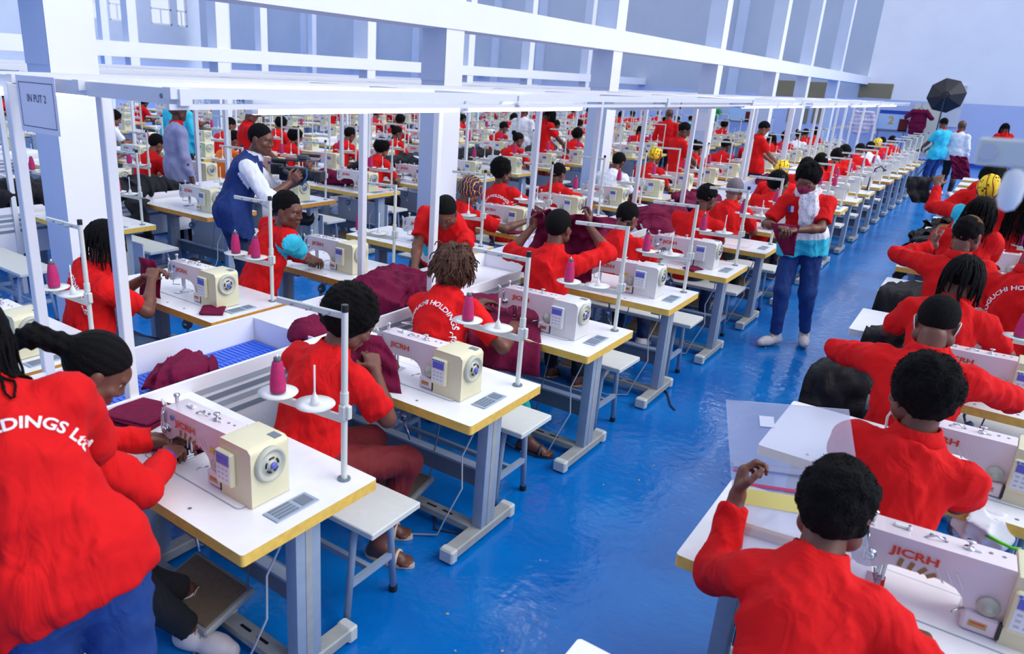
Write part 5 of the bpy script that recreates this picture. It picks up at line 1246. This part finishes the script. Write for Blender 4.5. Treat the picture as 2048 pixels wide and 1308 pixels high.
# folded pieces
def folded(label, c, d, rz, m, n=5, seed=0, group=GM):
    t = thing('folded_cloth_stack', label, 'cloth stack', c, rz, group); r = random.Random(seed)
    for i in range(n):
        b = MB(); b.box((r.uniform(-.01, .01), r.uniform(-.01, .01), .004 + i * d[2] / n), (d[0], d[1], d[2] / n * .92), m, Matrix.Rotation(r.uniform(-.06, .06), 3, 'Z'), bev=.004); b.build('folded_piece', t)
folded('stack of folded maroon pieces on the left end of the nearest table', (-1.07, .32, ZT), (.22, .2, .05), .25, M['maroon'], 6, 1)
sheet('cloth_piece', 'loose maroon piece under the hands of the nearest sewing woman', [(-.93, .2, ZT + .002), (-.8, .26, ZT + .01), (-.66, .3, ZT + .008)], (.03, .16, 0), M['maroon'], 31, .006, .003, 'cloth', GM)
sheet('cloth_piece', 'flat maroon cuff piece on the front corner of the braided woman table', [(-2.08, 1.33, ZT), (-1.98, 1.42, ZT)], (-.1, .1, 0), M['maroon'], 32, .004, .01, 'cloth', GM, 8, 8)
sheet('cloth_piece', 'maroon piece held up by the woman with chin-length braids', [(-2.63, 1.36, .98), (-2.58, 1.34, .88), (-2.53, 1.3, .7)], (.16, .03, 0), M['maroon'], 33, .01, .003, 'cloth', GM)
sheet('cloth_piece', 'maroon cloth held at the chest of the afro woman', [(-.74, 1.25, .98), (-.64, 1.24, .9), (-.56, 1.2, .74)], (.2, .1, 0), M['maroon'], 34, .014, .003, 'cloth', GM)
sheet('cloth_piece', 'wide maroon cloth under the third needle, spilling over the table edge', [(-.95, 2.86, ZT + .003), (-.75, 2.6, ZT + .003), (-.6, 2.32, ZT + .006), (-.53, 2.22, ZT - .02), (-.5, 2.17, .67), (-.49, 2.16, .6)], (.42, .12, 0), M['maroon'], 35, .01, .004, 'cloth', GM, 34, 20)
sheet('cloth_piece', 'maroon cloth raised in both hands by the close-cropped worker', [(-.86, 3.52, 1.3), (-.86, 3.58, 1.12), (-.88, 3.55, .95), (-.9, 3.5, .8)], (.52, .06, 0), M['maroon'], 36, .03, .004, 'cloth', GM, 30, 26)
sheet('cloth_piece', 'small maroon piece on the front edge of the sixth table', [(-.36, 4.72, ZT), (-.26, 4.7, ZT)], (.03, .15, 0), M['maroon'], 37, .006, .008, 'cloth', GM, 8, 8)
sheet('cloth_piece', 'dark maroon piece on the table below the stretched arm', [(-2.12, 4.78, ZT), (-2.0, 4.84, ZT)], (.03, .18, 0), M['maroon'], 38, .006, .012, 'cloth', GM, 8, 8)
sheet('cloth_piece', 'maroon piece held by the masked walking woman', [(.17, 5.4, 1.12), (.2, 5.36, 1.02), (.25, 5.37, .88)], (.22, .04, 0), M['maroon'], 39, .008, .003, 'cloth', GM, 20, 16, None, .35)
sheet('cloth_piece', 'maroon garment held low by the white-shirted worker at the aisle end', [(.62, 19.9, .95), (.72, 19.85, .75), (.8, 19.85, .45)], (.35, .05, 0), M['maroon'], 40, .03, .006, 'cloth', GM)
# black garments right of the aisle
def blk(lab, pts, wv, seed, amp=.014, **k): sheet('garment', lab, pts, wv, M['navycloth'], seed, amp, .006, 'garment', GB, **k)
blk('black trouser garment with white letters draped off the table of the shaven man', [(1.2, 3.3, ZT + .003), (1.1, 3.1, ZT + .012), (1.07, 2.98, ZT + .012), (1.06, 2.93, .72), (1.06, 2.9, .52), (1.06, 2.92, .36)], (.3, .06, 0), 51, .012, n=36, mw=18)
blk('black garment hanging from the table in front of the dreadlocked woman', [(1.3, 4.25, ZT + .004), (1.18, 4.05, ZT + .01), (1.15, 3.92, ZT + .008), (1.14, 3.88, .65), (1.14, 3.88, .45)], (.22, .02, 0), 52)
blk('dark garment lying over the table left of the brown-topped worker', [(1.3, 5.6, ZT + .004), (1.15, 5.3, ZT + .012), (1.12, 5.12, ZT + .01), (1.11, 5.08, .6), (1.11, 5.08, .45)], (.32, .02, 0), 53)
blk('charcoal garment bunched on the table left of the raised hand', [(1.02, 6.5, ZT + .004), (1.1, 6.4, .84), (1.3, 6.3, .86), (1.5, 6.3, ZT + .02)], (.05, .3, 0), 54, .02)
pile('garment_pile', 'grey-black garment on the table left of the hanging braids', (1.2, 7.6, .80), (.2, .14, .06), M['navycloth'], 55, GB, .2, 6, ZT + .003)
blk('black garment spread from the yellow headscarf woman down to the floor', [(1.3, 8.6, ZT + .005), (1.05, 8.5, .84), (.88, 8.4, .8), (.83, 8.35, .5), (.82, 8.35, .25)], (.1, .6, 0), 56, .03, n=30, mw=24)
blk('black cloth lifted by the outstretched arm of the yellow headscarf woman', [(.86, 7.42, 1.44), (.88, 7.4, 1.3), (.95, 7.45, 1.2)], (.18, .12, 0), 57, .015)
blk('black garment on the table of the dark-capped worker', [(1.4, 9.7, .9), (1.15, 9.6, .86), (.95, 9.5, .8), (.9, 9.5, .6)], (.1, .45, 0), 58, .03)
tv, tf = text_geo('OVA', .06, .002, 1.4)
mb = MB(); mb.add([(-x, 0, -y) for x, y in tv], tf, M['whitecloth']); lo_ = mb.build('garment_lettering', None, (1.07, 2.882, .58)); 
lo_.parent = [o for o in COL.objects if o.get('label', '').startswith('black trouser garment')][0]; lo_.location = Vector((1.07, 2.872, .60)) - lo_.parent.location
# paper sign hung from the frame: IN PUT 2
t = thing('paper_sign', 'white paper sign reading IN PUT 2 taped to the frame beam', 'paper sign', (-1.50, .262, 1.865))
b = MB(); b.box((0, 0, .105), (.3, .0016, .21), M['paper']); b.build('sheet', t)
b = MB()
for z in (.022, .185): b.box((0, -.0012, z), (.26, .0008, .003), M['ink'])
for x in (-.13, .13): b.box((x, -.0012, .1035), (.003, .0008, .166), M['ink'])
b.build('printed_border', t)
tv, tf = text_geo('IN PUT 2', .04, .0004, .95); b = MB(); b.add([(x, -.002, .115 + y) for x, y in tv], tf, M['ink']); b.build('lettering', t)
b = MB(); b.box((0, 0, .1), (.27, .0016, .34), M['paper']); o = b.build('paper_notice', None, (-3.3, 13.4925, 1.45)); tag(o, 'pale paper notice taped to the fourth square column', 'paper notice')
# clear plastic template with coloured guides
BL, TL, TR, BR = Vector((1.18, .776, .775)), Vector((.907, 1.35, 1.126)), Vector((1.278, 1.36, 1.204)), Vector((1.52, .79, .84))
def onp(s, u, off=0.0): 
    l = BL.lerp(TL, s); r = BR.lerp(TR, s); n = (TL - BL).cross(BR - BL).normalized(); return l.lerp(r, u) - n * off
t = thing('plastic_template', 'clear plastic sewing template with coloured guides held up at lower right', 'plastic template', BL)
def quad(name, s0, s1, u0, u1, off, th, m, lab=None):
    b = MB(); vs = [onp(s, u, o) - BL for o in (off, off + th) for s, u in ((s0, u0), (s0, u1), (s1, u1), (s1, u0))]; b.add(vs, [(0, 1, 2, 3), (7, 6, 5, 4), (0, 4, 5, 1), (1, 5, 6, 2), (2, 6, 7, 3), (3, 7, 4, 0)], m); o = b.build(name, t)
    if lab: o['label'] = lab
quad('clear_sheet', 0, 1, 0, 1, 0, .003, M['acryl'])
M['yfilm'] = mat('pale_yellow_film', 'e6dc86', .5); M['pinkl'] = mat('pink_guide_line', 'c43a6c', .5)
quad('yellow_guide', .44, .52, .06, .95, .004, .001, M['yfilm'], 'pale yellow guide strip'); quad('pink_guide', .535, .55, .02, .95, .004, .001, M['pinkl'], 'pink guide line')
quad('pink_guide', .6, .61, .02, .14, .004, .001, M['pinkl'], 'short pink guide line'); quad('clear_batten', .62, .65, .03, .9, .004, .006, M['acryl'], 'clear plastic batten')
quad('yellow_arc', .57, .6, .6, .72, .004, .001, M['yfilm'], 'yellow paper curve'); quad('white_sticker', .86, .92, .28, .4, .004, .001, M['paper'], 'small white sticker')
b = MB(); a, c = Vector((1.03, 1.15, .783)), Vector((1.38, 1.2, .783)); dd = (c - a); b.box((0, 0, 0), (dd.length, .03, .028), M['wood'], bev=.004); o = b.build('wooden_batten', None, (a + c) / 2, 0); o.rotation_euler.z = math.atan2(dd.y, dd.x); tag(o, 'wooden batten lying on the table under the plastic template', 'batten')
b = MB(); b.box((0, 0, .0006), (.085, .075, .0012), M['paper']); o = b.build('paper_note', None, (1.06, .965, ZT + .001)); o.rotation_euler.z = .3; tag(o, 'small lilac paper note on the table corner at lower right', 'paper note')
# camcorder
cx, cdir = Vector((-3.36, 3.22, 1.29)), Vector((.94, .34, 0)).normalized()
t = thing('camcorder', 'black professional camcorder held by the man in the navy vest', 'camcorder', cx, math.atan2(cdir.y, cdir.x))
b = MB(); b.box((.0, 0, 0), (.24, .09, .12), M['cam'], bev=.012); b.build('body', t)
b = MB(); b.cyl((.12, 0, .0), (.21, 0, .0), .045, M['cam'], 18); b.box((.245, 0, .0), (.07, .105, .085), M['cam'], bev=.006); b.build('lens_hood', t)
b = MB(); b.tube([(-.08, 0, .06), (-.07, 0, .115), (.12, 0, .12), (.14, 0, .065)], .013, M['camg'], 8); b.build('top_handle', t)
b = MB(); b.box((-.16, 0, .03), (.09, .07, .09), M['cam'], bev=.008); b.build('battery', t)
b = MB(); b.cyl((-.2, 0, .1), (-.06, 0, .1), .022, M['cam'], 12); b.build('viewfinder', t)
b = MB(); b.box((.1, -.01, .15), (.1, .045, .035), M['camg'], bev=.006); b.build('microphone_block', t)
b = MB(); b.cyl((.06, .02, .165), (.24, .02, .165), .013, M['cam'], 10); b.build('microphone', t)
b = MB(); b.tube([(-.06, -.048, .03), (-.02, -.075, .02), (.05, -.078, .0), (.09, -.05, -.02)], .02, M['camg'], 8); b.build('hand_strap', t)
b = MB(); b.tube([(.14, -.03, .06), (.16, -.06, .0), (.12, -.07, -.08), (.06, -.06, -.06)], .008, M['strapb'], 6); b.build('neck_strap', t)
# softbox on a light stand near the back wall
t = thing('softbox', 'black octagonal softbox on a tall light stand near the back wall', 'softbox', (-.02, 21.6, 0)); b = MB(); n = 8; cz = 2.28
ring = [(.42 * math.cos(2 * PI * i / n + .2), .42 * math.sin(2 * PI * i / n + .2)) for i in range(n)]
vs = [(x, .12 + .0, cz + z) for x, z in ring] + [(x * .22, -.16, cz + z * .22) for x, z in ring]; b.add(vs, [(i, (i + 1) % n, n + (i + 1) % n, n + i) for i in range(n)] + [tuple(range(n, 2 * n)), tuple(reversed(range(n)))], M['softb']); b.build('octagonal_hood', t)
b = MB(); b.cyl((0, -.16, cz), (0, -.27, cz - .02), .06, M['cam'], 14); b.build('flash_head', t)
b = MB(); b.cyl((0, -.2, 0.62), (0, -.2, cz - .03), .013, M['cam'], 8); b.build('stand_pole', t)
for a in (0.3, 2.4, 4.5): b = MB(); b.cyl((0, -.2, .66), (.42 * math.cos(a), -.2 + .42 * math.sin(a), .012), .011, M['cam'], 8); b.build('leg', t)
# back wall things
def flat(name, lab, cat, x0, x1, z0, z1, m, y=YW - .012, th=.024): b = MB(); b.box((0, 0, 0), (x1 - x0, th, z1 - z0), m); o = b.build(name, None, ((x0 + x1) / 2, y, (z0 + z1) / 2)); return tag(o, lab, cat)
for i, (x0, x1, z0, z1, l) in enumerate(((-3.38, -2.3, 2.13, 2.64, 'brown board over the wall opening right of the last column'), (-6.32, -5.5, 2.04, 2.61, 'upper brown board left of two side by side on the back wall'), (-5.17, -4.4, 2.02, 2.6, 'upper brown board right of two side by side on the back wall'), (-5.7, -4.96, 1.06, 1.62, 'lower brown board left of two side by side on the back wall'), (-4.8, -4.1, 1.1, 1.66, 'lower brown board right of two side by side on the back wall'))): flat('window_board', l, 'wall board', x0, x1, z0, z1, M['board'])
w = D.objects.new('window_5', None); COL.objects.link(w); w.location = (-.35, YW - .02, 1.3); struct(w)
M['cream'] = mat('cream_wall_panel', 'ddd9c8', .6); b = MB(); b.box((0, 0, .69), (.55, .02, 1.4), M['whitecloth']); b.build('window_pane', w); b = MB()
for i in range(7): b.box((-.25 + i * .083, -.03, .69), (.016, .016, 1.38), M['frame'])
for z in (.02, .69, 1.37): b.box((0, -.03, z), (.55, .02, .04), M['frame'])
b.build('window_grille', w); flat('wall_panel', 'cream door-like panel behind the hanging maroon shirt', 'wall panel', -1.5, -.65, .3, 2.0, M['cream'], YW - .02)
def banner(x0, x1, z0, z1, lab, num):
    t = thing('wall_banner', lab, 'banner', ((x0 + x1) / 2, YW - .6, z0)); w, h = x1 - x0, z1 - z0
    b = MB(); b.box((0, 0, h / 2), (w, .03, h), M['bannp']); b.build('board', t); b = MB(); b.box((0, -.018, h * .9), (w, .006, h * .16), M['bannb']); b.build('blue_header', t)
    b = MB(); b.box((w * .34, -.018, h * .34), (w * .3, .006, h * .55), M['trM']); b.build('photo_print', t)
    b = MB(); b.box((-.0, -.018, h * .06), (w, .006, h * .12), M['steelD']); b.build('dark_footer', t)
    for x in (-.42 * w, .42 * w): b = MB(); b.box((x, 0, -z0 / 2), (.04, .04, z0), M['steelD']); b.build('leg', t)
    if num: tv, tf = text_geo(num, h * .5, .01, 1.0); b = MB(); b.add([(x - w * .08, -.019, h * .36 + y) for x, y in tv], tf, M['orange']); b.build('number', t)
banner(-2.47, -1.5, 1.0, 1.76, 'pale blue notice board with orange number two at the back wall', '2')
banner(-7.8, -6.8, .95, 1.65, 'pale notice board with blue header far back behind the columns', '')
def hung(name, lab, x0, x1, z0, z1, m, slv):
    cx, w, h = (x0 + x1) / 2, x1 - x0, z1 - z0; f = [(ell((0, 0, h * .42), I3, (w * .33, .09, h * .5)), 0), (cone((-w * .24, 0, h * .82), (w * .24, 0, h * .82), .075), .05)]
    for s in (-1, 1): f.append((cone((s * w * .25, 0, h * .82), (s * w * (.46 if slv == 's' else .45), 0, h * (.62 if slv == 's' else .1)), .09, .08 if slv == 's' else .06), .04))
    V, Q = polyg(cut(displace(union(f), waves(5, .012, (.1, .3), ridge=True)), plane((0, 0, 0), (0, 0, -1)), cone((0, 0, h * .95), (0, 0, h * 1.2), .07, .12) and (lambda p: -cone((0, 0, h * .97), (0, 0, h * 1.2), .06, .12)(p))), A(-w, -.25, -.05), A(w, .25, h * 1.1), .02)
    mi = None
    o = link(name, np_mesh(name, V, Q, m if isinstance(m, list) else [m], ((V[Q].mean(1)[:, 2] * 14).astype(int) % 2) if isinstance(m, list) else None), None, (cx, YW - .9, z0)); tag(o, lab, 'hanging garment')
    b = MB(); b.tube([(-w * .22, 0, h * .86), (0, 0, h * .98), (w * .22, 0, h * .86)], .008, M['cam'], 6); b.tube([(0, 0, h * .98), (0, 0, h * 1.08), (.03, 0, h * 1.12)], .006, M['cam'], 6); b.build('hanger', o)
hung('hanging_shirt', 'maroon t-shirt hanging at the back wall beside the number board', -1.62, -.8, .95, 1.92, M['maroon'], 's')
hung('hanging_sweater', 'pink and white striped sweater hanging at the back wall', -3.42, -2.4, .85, 1.76, [M['pinkc'], M['whitecloth']], 'l')
hung('hanging_garment', 'green garment hanging far back behind the columns', -8.6, -8.0, .9, 1.5, M['green'], 's')
# tall machine stand arm close to the lens at upper right
t = thing('tall_stand', 'blurred pale metal stand with round bolt close by at upper right', 'stand', (1.92, .1, 0))
b = MB(); b.cyl((0, 0, 0), (0, 0, 2.2), .018, M['stand'], 12); b.cyl((0, 0, 0), (0, 0, .02), .12, M['stand'], 20); b.build('pole', t)
b = MB(); b.box((-.235, 0, 2.088), (.46, .014, .036), M['stand'], bev=.003); b.build('arm', t)
b = MB(); b.cyl((-.452, -.006, 2.088), (-.452, -.013, 2.088), .011, M['chrome'], 14); b.build('bolt', t)
b = MB(); b.lathe([(.006, .0), (.012, -.008), (.0145, -.025), (.0135, -.042), (.009, -.054), (.0, -.058)], (-.415, 0, 2.07), (0, 0, 1), M['disc'], 18); b.build('thread_cup', t)
b = MB(); b.add([(-.41, -.004, 2.106), (-.36, -.004, 2.106), (-.395, -.004, 2.16), (-.41, .004, 2.106), (-.36, .004, 2.106), (-.395, .004, 2.16)], [(0, 1, 2), (5, 4, 3), (0, 3, 4, 1), (1, 4, 5, 2), (2, 5, 3, 0)], M['stand']); b.build('bracket', t)
b = MB(); b.box((-.385, 0, 2.168), (.085, .022, .022), M['disc'], bev=.003); b.build('clip', t)
# plastic bag at the right tables, cable, scraps
pile('plastic_bag', 'crumpled white plastic bag with a green tie hanging at the right tables', (1.74, 1.86, .70), (.07, .06, .075), M['whitecloth'], 71, None, 0, 5, .62, .007, .02, 'plastic bag')
M['lime'] = mat('lime_tie', '5fd61e', .5); b = MB(); b.tube([(.0, -.065, .1), (.04, -.085, .1), (.08, -.08, .09), (.1, -.085, .1)], .006, M['lime'], 6); o = b.build('green_tie', [q for q in COL.objects if q.name.startswith('plastic_bag')][0])
rs = random.Random(5)
for i in range(34):
    x, y = rs.uniform(.05, .85), rs.uniform(.6, 6.5); b = MB(); r_ = rs.uniform(.004, .009); n = 6; b.prism([(r_ * rs.uniform(.6, 1.2) * math.cos(2 * PI * k / n), r_ * rs.uniform(.6, 1.2) * math.sin(2 * PI * k / n)) for k in range(n)], 0, .0025, M['crumb'], 'z'); o = b.build('floor_scrap', None, (x, y, .0)); tag(o, 'tiny pale scrap lying on the blue aisle floor', 'scrap', 'scraps on the aisle floor')
for i, (pts, lab) in enumerate((([(-.2, 4.0, .008), (-.1, 3.9, .008), (.0, 3.7, .008), (.05, 3.65, .008)], 'dark cable loop on the floor near the fourth table leg'), ([(-.5, 1.6, .008), (-.35, 1.4, .008), (-.25, 1.45, .008), (-.15, 1.5, .008)], 'dark cable on the floor under the second table'))): b = MB(); b.tube(pts, .006, M['cableD'], 6); tag(b.build('floor_cable'), lab, 'cable')
# dark gooseneck lamp on a far table of the aisle row
t = thing('gooseneck_lamp', 'black gooseneck lamp curving above a far table beside the aisle', 'lamp', (-.12, 12.2, ZT)); b = MB(); b.cyl((0, 0, 0), (0, 0, .02), .04, M['cam'], 12); b.build('base', t); b = MB(); b.tube([(0, 0, .02), (.01, 0, .2), (.05, 0, .34), (.12, 0, .38), (.17, 0, .34)], .011, M['cam'], 8); b.build('neck', t); b = MB(); b.lathe([(.012, 0), (.03, .03), (.03, .035), (0, .03)], (.17, 0, .345), (.5, 0, -1), M['cam'], 10); b.build('lamp_head', t)
# ------------------------------------------------------------------ daylight
wd = D.worlds.new('daylight'); SC.world = wd; wd.use_nodes = True
bg = wd.node_tree.nodes['Background']; bg.inputs[0].default_value = (0.80, 0.87, 1.0, 1); bg.inputs[1].default_value = 1.0
sl = D.lights.new('soft_daylight', 'SUN'); so = D.objects.new('soft_daylight', sl); COL.objects.link(so)
sl.energy = 2.2; sl.angle = math.radians(50); sl.color = (1, .97, .95)
so.rotation_euler = Vector((-0.75, -0.22, -0.62)).to_track_quat('-Z', 'Y').to_euler()
SC.view_settings.exposure = 0.12
